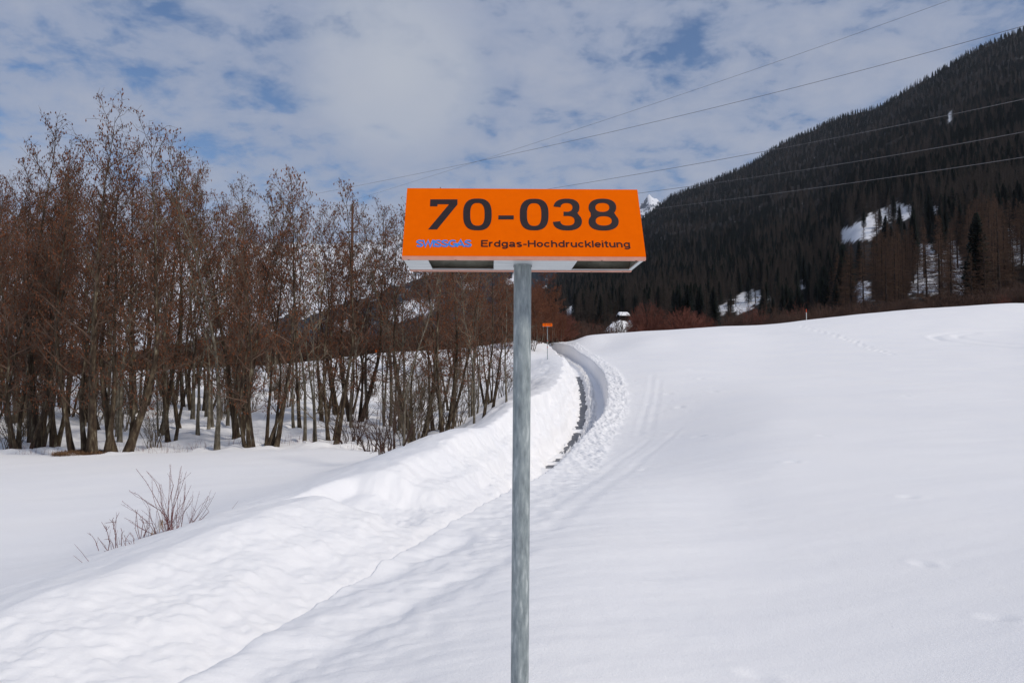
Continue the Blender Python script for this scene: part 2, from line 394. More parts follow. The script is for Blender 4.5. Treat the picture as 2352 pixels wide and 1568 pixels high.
def rough(x, y):
    """wind-worked relief of the open snow and lumps of the wood floor"""
    lx = lipx(y); t = x - lx
    rot = 0.42
    xa = x * math.cos(rot) + y * math.sin(rot); ya = -x * math.sin(rot) + y * math.cos(rot)
    z = 0.045 * fbm(xa / 9, ya / 4, 3)                              # broad swells
    z = z + 0.011 * fbm(xa / 3.4, ya / 0.75, 3)                    # drifts
    z = z + 0.004 * np.abs(fbm(xa / 1.0 + 5, ya / 0.20, 3)) * sstep(-0.1, 0.5, fbm(x / 6 + 3, y / 8, 2))
    near = np.exp(-np.clip(t, 0, 99) / 1.7) * (t > -0.5)
    z = z + near * (0.030 * fbm(xa / 1.1, ya / 0.30, 4) + 0.012 * fbm(x / 0.3, y / 0.4, 3))
    wood = sstep(27.0, 31.0, y + 0.5 * perlin(x / 2, y / 2)) * sstep(-2.8, -4.8, t) * sstep(80, 60, y)
    z = z + wood * (0.30 * fbm(x / 2.6, y / 2.6, 4) + 0.05 * fbm(x / 0.5, y / 0.5, 2) - 0.14)
    bankback = sstep(-2.2, -3.2, t) * sstep(-5.0, -3.6, t)
    z = z + bankback * (0.05 * fbm(x / 0.9, y / 1.3, 4))
    return z

def hit(u, v, d0=3.0, d1=135.0):
    r = ray(u, v); r = r / r[1]
    d = np.exp(np.linspace(math.log(d0), math.log(d1), 900))
    g = tps(r[0] * d, d); below = (r[2] * d) <= g
    i = int(np.argmax(below)) if below.any() else len(d) - 1
    return d[i], r[0] * d[i]

# things pressed into the snow
DENTS = []       # x, y, rx, ry, depth, angle
rng = np.random.default_rng(11)
def trail(pts, step, r, depth, jit, both=True):
    W_ = [hit(u, v, 6) for u, v in pts]
    W_ = [(x, y) for y, x in W_]
    k = 0
    for (x0, y0), (x1, y1) in zip(W_, W_[1:]):
        Ld = math.hypot(x1 - x0, y1 - y0); n = max(int(Ld / step), 1); an = math.atan2(y1 - y0, x1 - x0)
        for i in range(n):
            f = (i + rng.uniform(-0.2, 0.2)) / n; k += 1
            off = (0.16 if k % 2 else -0.16) if both else 0
            x = x0 + (x1 - x0) * f - math.sin(an) * off + rng.normal(0, jit); y = y0 + (y1 - y0) * f + math.cos(an) * off + rng.normal(0, jit)
            DENTS.append((x, y, r * rng.uniform(0.8, 1.3), r * rng.uniform(0.5, 0.8), depth * rng.uniform(0.6, 1.2), an))
trail([(1840, 750), (1920, 770), (1990, 795), (2060, 815)], 0.75, 0.34, 0.09, 0.08)
trail([(1850, 752), (1905, 768), (1960, 783), (2030, 810)], 0.75, 0.30, 0.07, 0.2)
for _k in range(46):
    u, v = rng.uniform(1440, 1660), rng.uniform(840, 1010); y, x = hit(u, v)
    if x < lipx(y) + 1.3: continue
    s = rng.uniform(.10, .30); DENTS.append((x, y, s, s * .55, rng.uniform(.01, .04), rng.uniform(0, 3)))
for u, v in ((2080, 910), (1820, 1062), (2085, 1142), (2290, 1418), (1890, 1000), (1640, 900), (1480, 1075), (1610, 870), (1560, 935), (2120, 1290), (1740, 1560), (1535, 905), (1590, 850)):
    y, x = hit(u, v); s = 0.08 + 0.004 * y; DENTS.append((x, y, s, s * 0.7, 0.010 + 0.0012 * y, rng.uniform(0, 3)))
TRACKS = []
def track(pts, w, depth): 
    W_ = [hit(u, v, 4) for u, v in pts]; TRACKS.append(([(x, y) for y, x in W_], w, depth))
track([(1468, 1000), (1478, 960), (1495, 900), (1499, 860)], 0.16, 0.013); track([(1490, 990), (1502, 950), (1513, 900), (1515, 870)], 0.16, 0.013)
track([(2352, 800), (2240, 792), (2160, 782), (2140, 772), (2190, 764), (2352, 757)], 0.45, 0.10)
track([(2352, 792), (2260, 785), (2200, 776), (2200, 770), (2240, 766)], 0.45, 0.08)
track([(1230, 1180), (1330, 1120), (1420, 1060), (1490, 1010)], 0.12, 0.010); track([(1260, 1210), (1370, 1130), (1480, 1050), (1560, 985)], 0.12, 0.010)
track([(330, 1568), (560, 1460), (800, 1350), (1060, 1235)], 0.14, 0.03); track([(560, 1568), (800, 1450), (1000, 1350), (1170, 1270)], 0.2, 0.03)

# trees whose feet the photograph shows: pixel of the foot, pixel row of the top, kind, turn, label
HERO = [
 (60, 1030, 318, 'clump', 0.2, 'bare alder cut by the left edge of the photo, in front'),
 (112, 1020, 242, 'old1', 0.0, 'tall alder with thick trunk leaning left, left of the brown litter patch'),
 (178, 1040, 306, 'lean', 3.3, 'thick leaning trunk at the left end of the brown litter patch'),
 (214, 1042, 236, 'old2', 0.0, 'tallest alder, upright gnarled trunk rising out of the brown litter patch'),
 (276, 1038, 254, 'vee', 0.0, 'alder forking low into a wide V, right of the litter patch'),
 (362, 985, 303, 'lean', 0.2, 'smooth trunk leaning right, behind the V shaped alder'),
 (424, 930, 330, 'tall2', 0.5, 'dark trunk standing in the gap right of the V shaped alder'),
 (461, 938, 345, 'clump', 1.2, 'dark pair of trunks on open snow left of the grey upright trunk'),
 (498, 1024, 300, 'tall1', 0.0, 'grey upright alder with loose catkin top standing at the snow edge'),
 (520, 967, 385, 'slim1', 0.3, 'slim light trunk just behind the grey upright alder'),
 (547, 916, 372, 'tall2', 2.1, 'distant dark trunk between grey upright alder and big clump'),
 (594, 1021, 345, 'clump', 0.3, 'big clump of dark trunks around a hollow stump, front row'),
 (624, 1019, 348, 'lean', 0.4, 'split trunk leaning right beside the hollow stump clump'),
 (676, 974, 378, 'slim2', 0.1, 'twin slim trunks right of the big clump'),
 (697, 1002, 400, 'slim1', 0.2, 'short leaning trunk with lichen right of the big clump'),
 (721, 1011, 395, 'sapling', 0.3, 'thin grey upright trunk left of the pale leaning trunk'),
 (763, 1011, 382, 'lean', 0.0, 'pale speckled trunk leaning right in front of the others'),
 (742, 966, 430, 'tall2', 0.9, 'dark trunk behind the pale speckled leaning trunk'),
 (788, 946, 440, 'clump', 2.0, 'group of dark trunks behind the pale leaning trunk'),
 (815, 965, 446, 'vee', 0.15, 'broad dark trunk with a heavy limb leaning right on a snow hump'),
 (844, 963, 470, 'slim2', 1.1, 'straight brown trunk on top of the snow hump'),
 (880, 968, 455, 'slim1', 1.5, 'grey trunk at the right end of the snow hump'),
 (894, 974, 438, 'slim2', 2.5, 'slim grey trunk close beside another on the snow hump end'),
 (914, 982, 445, 'slim1', 0.0, 'white speckled trunk leaning slightly right of the snow hump'),
 (927, 978, 436, 'tall1', 1.0, 'straight pale trunk under the left end of the orange sign'),
 (930, 1027, 520, 'slim1', 3.0, 'thin speckled trunk nearest the snow bank, below the sign end'),
 (962, 1002, 452, 'vee', 3.1, 'small forked trunk between the snow hump and the bank'),
 (1020, 989, 400, 'tall2', 0.2, 'tall twin trunked tree showing above the orange sign'),
 (1033, 968, 440, 'tall2', 3.0, 'dark trunk behind the tall twin trunked tree'),
 (1078, 950, 560, 'sapling', 0.8, 'thin wavy sapling left of the grey post, far one'),
 (1086, 962, 520, 'slim1', 0.4, 'pale leaning tree half way between sign end and post'),
 (1104, 951, 500, 'lean', 0.6, 'leaning slim tree behind the bank left of the post'),
 (1124, 936, 530, 'lean', 0.1, 'dark sapling leaning right towards the grey post'),
 (1164, 922, 520, 'slim2', 0.7, 'pair of thin trunks next to the grey post'),
 (1186, 922, 600, 'sapling', 1.9, 'catkin hung sapling reaching out right of the grey post'),
]
for _h in HERO:                       # the snow has melted back round each trunk
    y, x = hit(_h[0], _h[1], 22); DENTS.append((x, y, .42, .38, .20, 0.0))

def pressed(x, y):
    z = np.zeros_like(x)
    for (cx, cy, rx, ry, dp, an) in DENTS:
        m_ = (np.abs(x - cx) < rx * 3) & (np.abs(y - cy) < rx * 3)
        if not m_.any(): continue
        dx = x[m_] - cx; dy = y[m_] - cy; c, s = math.cos(an), math.sin(an)
        q = ((dx * c + dy * s) / rx) ** 2 + ((-dx * s + dy * c) / ry) ** 2
        z[m_] += -dp * np.exp(-q * 1.3) + dp * 0.25 * np.exp(-(np.sqrt(q) - 1.6) ** 2 * 3)
    for pts, w, dp in TRACKS:
        pts = np.array(pts); lo = pts.min(0) - 3 * w; hi = pts.max(0) + 3 * w
        m_ = (x > lo[0]) & (x < hi[0]) & (y > lo[1]) & (y < hi[1])
        if not m_.any(): continue
        X_ = x[m_]; Y_ = y[m_]; best = np.full(X_.shape, 9e9)
        for (x0, y0), (x1, y1) in zip(pts, pts[1:]):
            ddx, ddy = x1 - x0, y1 - y0; t = np.clip(((X_ - x0) * ddx + (Y_ - y0) * ddy) / (ddx * ddx + ddy * ddy + 1e-9), 0, 1)
            best = np.minimum(best, np.hypot(X_ - x0 - t * ddx, Y_ - y0 - t * ddy))
        best = best + 0.25 * w * perlin(X_ / (w * 3), Y_ / (w * 3))
        z[m_] += -dp * np.exp(-(best / w) ** 2 * 1.5) + dp * 0.3 * np.exp(-((best - 1.6 * w) / w) ** 2 * 3)
    return z

def surf(x, y):
    x = np.asarray(x, float); y = np.asarray(y, float)
    return tps(x, y) + rough(x, y) + pressed(np.atleast_1d(x), np.atleast_1d(y)).reshape(x.shape)
def gz(x, y): return float(surf(np.array([x]), np.array([y]))[0]) + EYE

def path_depth(y): return np.interp(y, [0, 12, 30, 46, 58, 70, 90, 104, 112], [0.85, 0.95, 1.25, 1.34, 1.08, 1.05, 1.35, 1.3, 0.6])
T0, T1 = -4.6, 2.2          # width of the path strip mesh
def corridor(y, t):
    lx = lipx(y); x = lx + t
    # broken right lip and lumpy left face: the edges wander
    e_r = 0.10 * fbm(y / 1.1, t * 0 + 3.1, 4) * sstep(16, 26, y) + 0.03 * fbm(y / 0.35, t * 0 + 8.0, 3)
    zb = tps(x, y) + rough(x, y) + pressed(x, y)
    zl = tps(lx, y)
    depth = path_depth(y)
    wf = np.interp(y, [0, 12, 20, 28, 60, 95, 110], [0.25, 0.35, 0.8, 1.6, 1.65, 1.5, 1.4])
    wface = np.interp(y, [0, 12, 24, 40, 60, 95], [2.45, 2.35, 1.6, 1.15, 0.9, 0.8])
    zf = zl - depth
    tt = t - e_r
    # floor: trodden snow with clumps, bare wheel strip
    fl = zf + 0.02 * fbm(x / 0.8, y / 1.5, 3) + 0.02
    strip = sstep(-1.62, -1.50, tt + 0.20 * fbm(y / 0.5, t / 0.2, 4, .65)) * sstep(-0.96, -1.12, tt + 0.36 * fbm(y / 0.45, t / 0.25, 5, .7))
    strip = strip * sstep(27.5, 29, y) * sstep(66, 60, y)
    strip = strip * (1 - sstep(0.10, 0.20, perlin(y / 2.2, y * 0 + 4.4)) * 0.0)
    br = np.minimum(np.abs(y - 31.2) / 0.5, np.minimum(np.abs(y - 37.5) / 0.35, np.abs(y - 29.4) / 0.3))
    strip = strip * sstep(0.6, 1.1, br + 0.4 * perlin(t / 0.3, y / 0.5))
    ridge = sstep(0.34, 0.10, np.abs(tt + 0.86 + 0.05 * fbm(y / 1.5, t * 0, 2))) * sstep(26, 30, y)
    fl = fl + ridge * (0.12 + 0.36 * np.abs(fbm(x / 0.14, y / 0.30, 4, .65))) - strip * 0.12
    # right wall
    wall = sstep(-0.16, 0.0, tt + 0.02 * perlin(y / 0.3, t * 9))
    crumb = sstep(-0.05, 0.15, tt) * sstep(1.15 + 0 * t, 0.75, tt + 0.25 * fbm(y / 1.0, t / 1.0, 2)) * sstep(13, 22, y) 
    cr = fbm(x / 0.20, y / 0.50, 4, 0.6) * 0.085 + 0.09 * fbm(x / 0.55, y / 1.6, 3) + 0.05
    rn = sstep(0.0, 0.3, tt) * sstep(1.6, 0.5, tt) * (1 - sstep(13, 22, y))
    zr = zb + crumb * cr * .75 + rn * (0.045 * np.abs(fbm(x / 0.45, y / 0.7, 4, 0.55)) - 0.03)
    # left face with ledges
    e_l = (0.22 + 0.16 * sstep(20, 34, y)) * fbm(x / 1.4, y / 2.2, 3) + 0.07 * fbm(x / 0.35, y / 0.5, 3)
    p = np.clip((-(tt) - wf + e_l) / wface, 0, 1.0)
    led = 0.30 * sstep(0.20, 0.34, p) + 0.30 * sstep(0.46, 0.62, p) + 0.40 * sstep(0.72, 0.96, p)
    lw = 0.22 + 0.25 * sstep(9, 20, y)
    prof = (1 - lw) * (p ** 0.85) + lw * led
    lump = np.sin(np.clip(p, 0, 1) * np.pi) ** 0.5
    zleft_top = zb
    zlf = fl * (1 - prof) + zleft_top * prof + lump * ((0.032 + .075 * sstep(10, 20, y)) * fbm(x / 0.7, y / 1.1, 5, 0.55) + 0.05 * np.abs(fbm(x / 0.30 + 4, y / 0.40, 4, .6)) + 0.012 * fbm(x / 0.06, y / 0.08, 3))
    zin = np.where(p > 0, zlf, fl)
    z = zin * (1 - wall) + zr * wall
    # slump below the notch in the near bank
    nx, ny = x + 2.05, y - 12.6
    z = z - 0.30 * sstep(1.5, 0.9, np.abs(ny)) * sstep(-1.30, -1.9, tt) * sstep(-3.25, -2.9, tt) * (y < 16) * sstep(-0.95, -0.80, ny)
    return x, z, zf

def grid_faces(nr, nc):
    i = np.arange(nr - 1)[:, None] * nc + np.arange(nc - 1)[None, :]
    return np.stack([i, i + 1, i + nc + 1, i + nc], -1)

# open ground sheet
ya = np.concatenate([np.exp(np.arange(math.log(1.5), math.log(150), 0.0068)), np.exp(np.arange(math.log(151), math.log(900), 0.05))])
aa = np.concatenate([np.linspace(-4.0, -0.85, 60), np.arange(-0.84, 0.84, 0.0018), np.linspace(0.85, 4.0, 60)])
Y, A = np.meshgrid(ya, aa, indexing='ij'); Xg = A * Y
Z = surf(Xg, Y)
Z = np.where(Y > 150, np.minimum(Z, tps(Xg / np.maximum(Y, 1) * 150, np.full_like(Y, 150)) - (Y - 150) * 0.01), Z)
t_ = Xg - lipx(Y)
inside = (t_ > T0 + 0.3) & (t_ < T1 - 0.3) & (Y < 112)
fq = grid_faces(*Y.shape)
ins = inside.ravel()
keep = ~(ins[fq].all(-1))
verts = np.stack([Xg, Y, Z + EYE], -1).reshape(-1, 3)
q = fq[keep]
# the ground behind the camera
yb = np.linspace(-60, 1.5, 30); xb = np.linspace(-60, 60, 60)
YB, XB = np.meshgrid(yb, xb, indexing='ij')
ZB = tps(XB, np.full_like(YB, 1.5))
ZB = np.clip(ZB, -2.8, -1.2) - 0.02
vb = np.stack([XB, YB, ZB + EYE], -1).reshape(-1, 3)
qb = grid_faces(30, 60).reshape(-1, 4) + len(verts)
allv = np.concatenate([verts, vb]); allq = np.concatenate([q.reshape(-1, 4), qb])
used = np.zeros(len(allv), bool); used[allq.ravel()] = True
remap = np.cumsum(used) - 1
ground = obj('ground', mesh_np('ground', allv[used], remap[allq], None, M['snow']))
tag(ground, 'wide snow covered field and wood floor', 'ground', kind='structure')

# the ploughed path with its walls and banks
ysr = np.concatenate([np.exp(np.arange(math.log(1.6), math.log(14), 0.0044)), np.arange(14.03, 60, 0.062), np.exp(np.arange(math.log(60.05), math.log(116), 0.0022))])
ts = np.concatenate([np.arange(T0, -0.2, 0.030), np.arange(-0.2, 0.06, 0.012), np.arange(0.06, T1, 0.028)])
YC, TC = np.meshgrid(ysr, ts, indexing='ij')
XC, ZC, ZF = corridor(YC, TC)
edge = np.maximum(sstep(T0 + 0.35, T0, TC), sstep(T1 - 0.35, T1, TC))
zsur = surf(XC, YC)
blend = np.maximum(sstep(T0 + 1.0, T0 + 0.45, TC), sstep(T1 - 1.0, T1 - 0.45, TC))
ZC = ZC * (1 - blend) + zsur * blend - 0.012 * edge
bank = obj('path', mesh_np('path', np.stack([XC, YC, ZC + EYE], -1).reshape(-1, 3), grid_faces(*YC.shape).reshape(-1, 4), None, M['snow']))
tag(bank, 'snow banks and trodden floor of the ploughed footpath', 'path', kind='structure')
ym = np.exp(np.arange(math.log(20), math.log(75), 0.01)); tm = np.linspace(-2.2, -0.02, 16)
YM, TM = np.meshgrid(ym, tm, indexing='ij')
lz = tps(lipx(YM), YM); dpt = path_depth(YM)
pv = obj('pavement', mesh_np('pavement', np.stack([lipx(YM) + TM, YM, lz - dpt - 0.045 + EYE], -1).reshape(-1, 3), grid_faces(*YM.shape).reshape(-1, 4), None, M['asphalt']))
tag(pv, 'wet dark asphalt strip in the cleared path', 'pavement', kind='structure')

def ground_at(u, v, d0=22.0):
    d, x = hit(u, v, d0); return x, d, gz(x, d)

# ------------------------------------------------------------------ the slope with the forest
RU = np.array([1150, 1200, 1250, 1300, 1400, 1486, 1544, 1626, 1723, 1805, 1870, 1920, 1960, 2036, 2100, 2151, 2250, 2352, 2700, 3000]);
RV = np.array([800, 745, 672, 612, 548, 494, 448, 416, 376, 323, 295, 270, 256, 238, 196, 168, 108, 62, -60, -120])
RD = np.array([1500, 1600, 1800, 2200, 2500, 2650, 2650, 2600, 2550, 2500, 2450, 2400, 2350, 2300, 2200, 2150, 2050, 2000, 1900, 1800.])
ra = (RU - 1176) / F
def slope_z(a, d):
    er = np.interp(a, ra, (877 - RV) / F); D = np.interp(a, ra, RD)
    e0 = np.minimum(0.045, er * 0.6)
    df = 330 - 180 * sstep(.37, .45, a)
    t = np.log(np.maximum(d, 60) / df) / np.log(D / df)
    e = e0 + (er - e0) * np.clip(t, -0.08, 1)
    z = e * d
    z = np.where(d > D, er * D - (d - D) * 0.35, z)
    amp = np.clip((d - 200) / 900, 0, 1) * np.clip((1.02 - t) * 5, 0, 1)
    z = z + amp * 16 * fbm(a * d / 140 + 2, d / 170, 4) + np.clip((d - 150) / 60, 0, 1) * 2.0 * fbm(a * d / 30, d / 30, 3)
    return z
CLEAR = [[(1931, 531), (1979, 503), (2056, 467), (2100, 475), (2089, 500), (2040, 512), (2000, 551), (1931, 556)],
         [(1836, 641), (1855, 643), (1856, 668), (1836, 668)], [(1964, 650), (1995, 646), (1999, 690), (1968, 692)],
         [(2115, 560), (2190, 553), (2215, 610), (2215, 672), (2085, 672), (2110, 620)], [(2316, 523), (2360, 515), (2360, 610), (2316, 600)],
         [(1636, 718), (1645, 704), (1672, 692), (1700, 678), (1726, 664), (1748, 668), (1748, 688), (1715, 716)], [(1752, 690), (1775, 682), (1772, 694), (1750, 699)],
         [(1296, 706), (1322, 700), (1322, 722), (1298, 722)], [(2176, 265), (2186, 262), (2188, 280), (2178, 282)], [(2110, 480), (2160, 476), (2150, 492), (2112, 492)],
         [(1404, 738), (1452, 734), (1455, 758), (1404, 760)], [(1890, 672), (1915, 664), (1915, 676), (1890, 682)]]
def proj(x, y, z):
    c, s = math.cos(PITCH), math.sin(PITCH)
    f = y * c + z * s; up = -y * s + z * c
    return 1176 + F * x / f, 784 - F * up / f
def in_poly(u, v, poly):
    r = np.zeros(np.shape(u), bool); n = len(poly)
    for i in range(n):
        x0, y0 = poly[i]; x1, y1 = poly[(i + 1) % n]
        c = ((y0 > v) != (y1 > v)) & (u < (x1 - x0) * (v - y0) / (y1 - y0 + 1e-9) + x0)
        r ^= c
    return r
def in_clear(u, v):
    r = np.zeros(np.shape(u), bool)
    for p in CLEAR: r |= in_poly(u, v, p)
    return r
da = np.exp(np.arange(math.log(118), math.log(3300), 0.010)); am = np.arange(-0.03, 1.0, 0.004)
DM, AM = np.meshgrid(da, am, indexing='ij')
ZM = slope_z(AM, DM)
um, vm = proj(AM * DM, DM, ZM)
cm = in_clear(um + 9 * fbm(um / 12, vm / 10, 3), vm + 9 * fbm(um / 12 + 9, vm / 10, 3)).astype(np.float32)
m, nt, b = material('forest_floor', 0.95, 0.1)
at = N(nt, 'ShaderNodeAttribute', _attribute_name='clearing')
tc = N(nt, 'ShaderNodeTexCoord'); n = N(nt, 'ShaderNodeTexNoise', Scale=0.06, Detail=8.0, Roughness=0.7); L(nt, tc.outputs['Object'], n.inputs['Vector'])
fl_ = ramp(nt, n.outputs[0], [(0.4, (0.014, 0.011, 0.009)), (0.62, (0.032, 0.027, 0.024)), (0.72, (0.35, 0.36, 0.38))])
L(nt, mixc(nt, at.outputs['Fac'], fl_, (0.72, 0.73, 0.76)), b.inputs['Base Color'])
slope = mesh_np('mountain_slope', np.stack([AM * DM, DM, ZM + EYE], -1).reshape(-1, 3), grid_faces(*DM.shape).reshape(-1, 4), None, m)
at_ = slope.attributes.new('clearing', 'FLOAT', 'POINT'); at_.data.foreach_set('value', cm.ravel())
tag(obj('mountain', slope), 'steep forested mountainside rising on the right', 'mountain', kind='structure')

# far ranges
def far_range(name, prof, D, depth, mat, label, seed, amp, floor=-20, polys=()):
    us = np.array([p[0] for p in prof]); vs = np.array([p[1] for p in prof])
    a = np.linspace((us[0] - 1176) / F, (us[-1] - 1176) / F, 420); tt = np.linspace(-1, 1, 90)
    TT, AA = np.meshgrid(tt, a, indexing='ij')
    e = (877 - np.interp(AA * F + 1176, us, vs)) / F
    y = D + TT * depth; top = e * D
    z = floor + (top - floor) * (1 - np.abs(TT) ** 1.05)
    xx = AA * D * (1 + 0.12 * TT)
    nz = fbm(xx / (D * 0.06) + seed, y / (D * 0.06), 6, 0.55)
    z = z + amp * nz * np.clip((z - floor) / (top - floor + 1), 0, 1) - amp * 0.8 * np.abs(fbm(xx / (D * .03), y / (D * .05) + seed, 4)) * (1 - np.abs(TT))
    me = mesh_np(name, np.stack([xx, y, z + EYE], -1).reshape(-1, 3), grid_faces(90, 420).reshape(-1, 4), None, mat)
    uu, vv = proj(xx, y, z); uu = uu + 14 * fbm(uu / 25, vv / 25, 3); vv = vv + 8 * fbm(uu / 20 + 5, vv / 20, 3)
    cl = np.zeros(uu.shape, bool)
    for p in polys: cl |= in_poly(uu, vv, p)
    a_ = me.attributes.new('clearing', 'FLOAT', 'POINT'); a_.data.foreach_set('value', cl.astype(np.float32).ravel())
    o = obj(name, me)
    return tag(o, label, 'mountain', kind='structure')
def range_mat(name, dark, thr, sc):
    m, nt, b = material(name, 0.95, 0.1)
    tc = N(nt, 'ShaderNodeTexCoord'); n = N(nt, 'ShaderNodeTexNoise', Scale=sc, Detail=10.0, Roughness=0.72); L(nt, tc.outputs['Object'], n.inputs['Vector'])
    g = N(nt, 'ShaderNodeNewGeometry'); sp = N(nt, 'ShaderNodeSeparateXYZ'); L(nt, g.outputs['Normal'], sp.inputs[0])
    f = mathn(nt, 'ADD', n.outputs[0], mathn(nt, 'MULTIPLY', sp.outputs['Z'], 0.35))
    at = N(nt, 'ShaderNodeAttribute', _attribute_name='clearing')
    L(nt, mixc(nt, at.outputs['Fac'], ramp(nt, f, [(thr - 0.02, dark), (thr + 0.02, (0.84, 0.85, 0.88))]), (0.82, 0.83, 0.86)), b.inputs['Base Color'])
    return m
far_range('far_mountain', [(-500, 560), (100, 585), (300, 562), (450, 572), (620, 548), (800, 560), (960, 520), (1100, 500), (1250, 480), (1400, 478), (1450, 480), (1470, 462), (1482, 452), (1488, 441), (1496, 434), (1503, 444), (1512, 446), (1520, 455), (1545, 470), (1600, 520), (1700, 600)],
          7000, 1500, range_mat('snow_peak', (0.07, 0.08, 0.10), 0.70, 0.012), 'distant white snowy mountain range', 3, 45)
far_range('blue_mountain', [(300, 800), (500, 775), (700, 722), (774, 700), (873, 668), (940, 640), (1010, 612), (1100, 590), (1250, 575), (1400, 600), (1600, 640)],
          2600, 900, range_mat('blue_forest', (0.016, 0.022, 0.030), 0.94, 0.012), 'blue wooded mountain beyond the bare trees', 8, 35,
          polys=[[(890, 712), (930, 690), (985, 690), (1012, 700), (985, 722), (920, 735), (885, 735)], [(1065, 650), (1095, 648), (1100, 660), (1068, 664)], [(1160, 640), (1190, 636), (1190, 656), (1165, 660)], [(760, 745), (800, 738), (810, 760), (765, 765)]])

# ------------------------------------------------------------------ plants
UP = np.array([0, 0, 1.0])
def unit(v): return v / (np.linalg.norm(v) + 1e-9)
def octa(pts, ln, r, rng):
    """hanging catkins: little spindles"""
    pts = np.asarray(pts); n = len(pts)
    if n == 0: return np.zeros((0, 3)), np.zeros((0, 3), int)
    l = ln * rng.uniform(0.6, 1.3, n); rr = r * rng.uniform(0.7, 1.2, n); th = rng.uniform(0, 6.28, n)
    v = np.zeros((n, 5, 3)); v[:, 0] = pts; v[:, 4] = pts; v[:, 4, 2] -= l; v[:, 4, 0] += rng.normal(0, 0.012, n)
    for i in range(3):
        v[:, 1 + i] = pts; v[:, 1 + i, 2] -= l * 0.5
        v[:, 1 + i, 0] += rr * np.cos(th + i * 2.094); v[:, 1 + i, 1] += rr * np.sin(th + i * 2.094)
    b = (np.arange(n) * 5)[:, None]
    t = np.concatenate([b + [0, 1, 2], b + [0, 2, 3], b + [0, 3, 1], b + [4, 2, 1], b + [4, 3, 2], b + [4, 1, 3]], 0)
    return v.reshape(-1, 3), t

def bare_tree(seed, H=11.0, stems=((0, 0, 0, 0, 1.0, 0.2),), c0=0.22, spread=1.7, dens=1.0, catk=0.6, twig_r=0.0055, low=0.0):
    """stems: (dx, dy, lean x, lean y, height factor, base radius)"""
    rng = np.random.default_rng(seed); tr = MB(); segs = []; cat = []
    for (sx, sy, lx, ly, hf, r0) in stems:
        h = H * hf; n = 22; p = np.array([sx, sy, -0.35]); pts = [p.copy()]
        d = unit(np.array([lx, ly, 1.0])); cur = np.array([rng.normal(0, .02), rng.normal(0, .02), 0])
        for i in range(n):
            f = i / n
            d = unit(d + np.array([-lx * 0.11 * (1 - f), -ly * 0.11 * (1 - f), 0.05]) + rng.normal(0, 0.045 if f < 0.7 else 0.03, 3) * [1, 1, 0.3])
            p = p + d * (h + 0.35) / n; pts.append(p.copy())
        pts = np.array(pts); fr = np.linspace(0, 1, n + 1)
        rad_ = r0 * 0.66 * np.clip((1 - fr) ** 1.45, 0, 1) * (1 + 0.7 * np.exp(-fr * 20)) + 0.006
        v, q, t = tube(pts, rad_, 8, 0.22, rng); tr.add(v, q, t)
        # limbs
        z = c0; az = rng.uniform(0, 6.28)
        while z < 0.985:
            step = (0.20 + 0.16 * rng.random()) / h / dens * (1.0 if z > 0.35 else 1.5)
            z += step; az += 2.4 + rng.normal(0, 0.4)
            if z >= 0.99: break
            i = z * n; k = int(i); base = pts[k] + (pts[min(k + 1, n)] - pts[k]) * (i - k)
            zz_ = (z - c0) / (1 - c0)
            ll = spread * (0.36 + 0.9 * math.sin(min(zz_ * 1.25 + 0.25, 1.57)) * (1 - zz_) ** 0.55) * rng.uniform(0.55, 1.2)
            if low and z < 0.4: ll *= 1 + low
            tilt = rad(68 - 30 * zz_ + rng.normal(0, 11))
            dr = np.array([math.cos(az) * math.sin(tilt), math.sin(az) * math.sin(tilt), math.cos(tilt)])
            m_ = 5; bp = [base]; rb = min(0.008 + ll * 0.011, rad_[k] * 0.6); dd = dr.copy()
            for j in range(m_):
                dd = unit(dd + UP * 0.10 + rng.normal(0, 0.12, 3)); bp.append(bp[-1] + dd * ll / m_)
            for j in range(m_):
                r_a = rb * (1 - j / m_) + twig_r; r_b = rb * (1 - (j + 1) / m_) + twig_r
                segs.append((*bp[j], *bp[j + 1], r_a, r_b))
            ns = max(4, int(ll / 0.12 * dens))
            for j in range(ns):
                f = (0.15 + 0.85 * (j + rng.random()) / ns); i2 = min(f * m_, m_ - 0.01); k2 = int(i2)
                b2 = bp[k2] + (bp[k2 + 1] - bp[k2]) * (i2 - k2)
                l2 = (0.16 + 0.42 * (1 - f) * min(ll, 1.4)) * rng.uniform(0.6, 1.4)
                d2 = unit(unit(bp[k2 + 1] - bp[k2]) * 0.8 + rng.normal(0, 0.62, 3) + UP * 0.18)
                e1 = b2 + d2 * l2 * 0.5; d3 = unit(d2 + rng.normal(0, 0.25, 3) + UP * 0.1); e2 = e1 + d3 * l2 * 0.5
                segs.append((*b2, *e1, twig_r * 1.3, twig_r)); segs.append((*e1, *e2, twig_r, twig_r * 0.6))
                for w in range(rng.integers(2, 4)):
                    s_ = rng.random(); b3 = b2 + (e2 - b2) * s_; l3 = rng.uniform(0.10, 0.32)
                    d4 = unit(d2 * 0.6 + rng.normal(0, 0.7, 3)); e3 = b3 + d4 * l3
                    segs.append((*b3, *e3, twig_r * 0.85, twig_r * 0.5))
                    if rng.random() < catk * (0.35 + .5 * z): cat.append(e3)
                if rng.random() < catk: cat.append(e2); 
                if rng.random() < catk * 0.6: cat.append(e1 + rng.normal(0, 0.03, 3))
    v, q = frusta(segs, 3); cr = MB(); cr.add(v, q)
    cv, ct = octa(cat, 0.105, 0.024, rng)
    return tr, cr, (cv, ct)

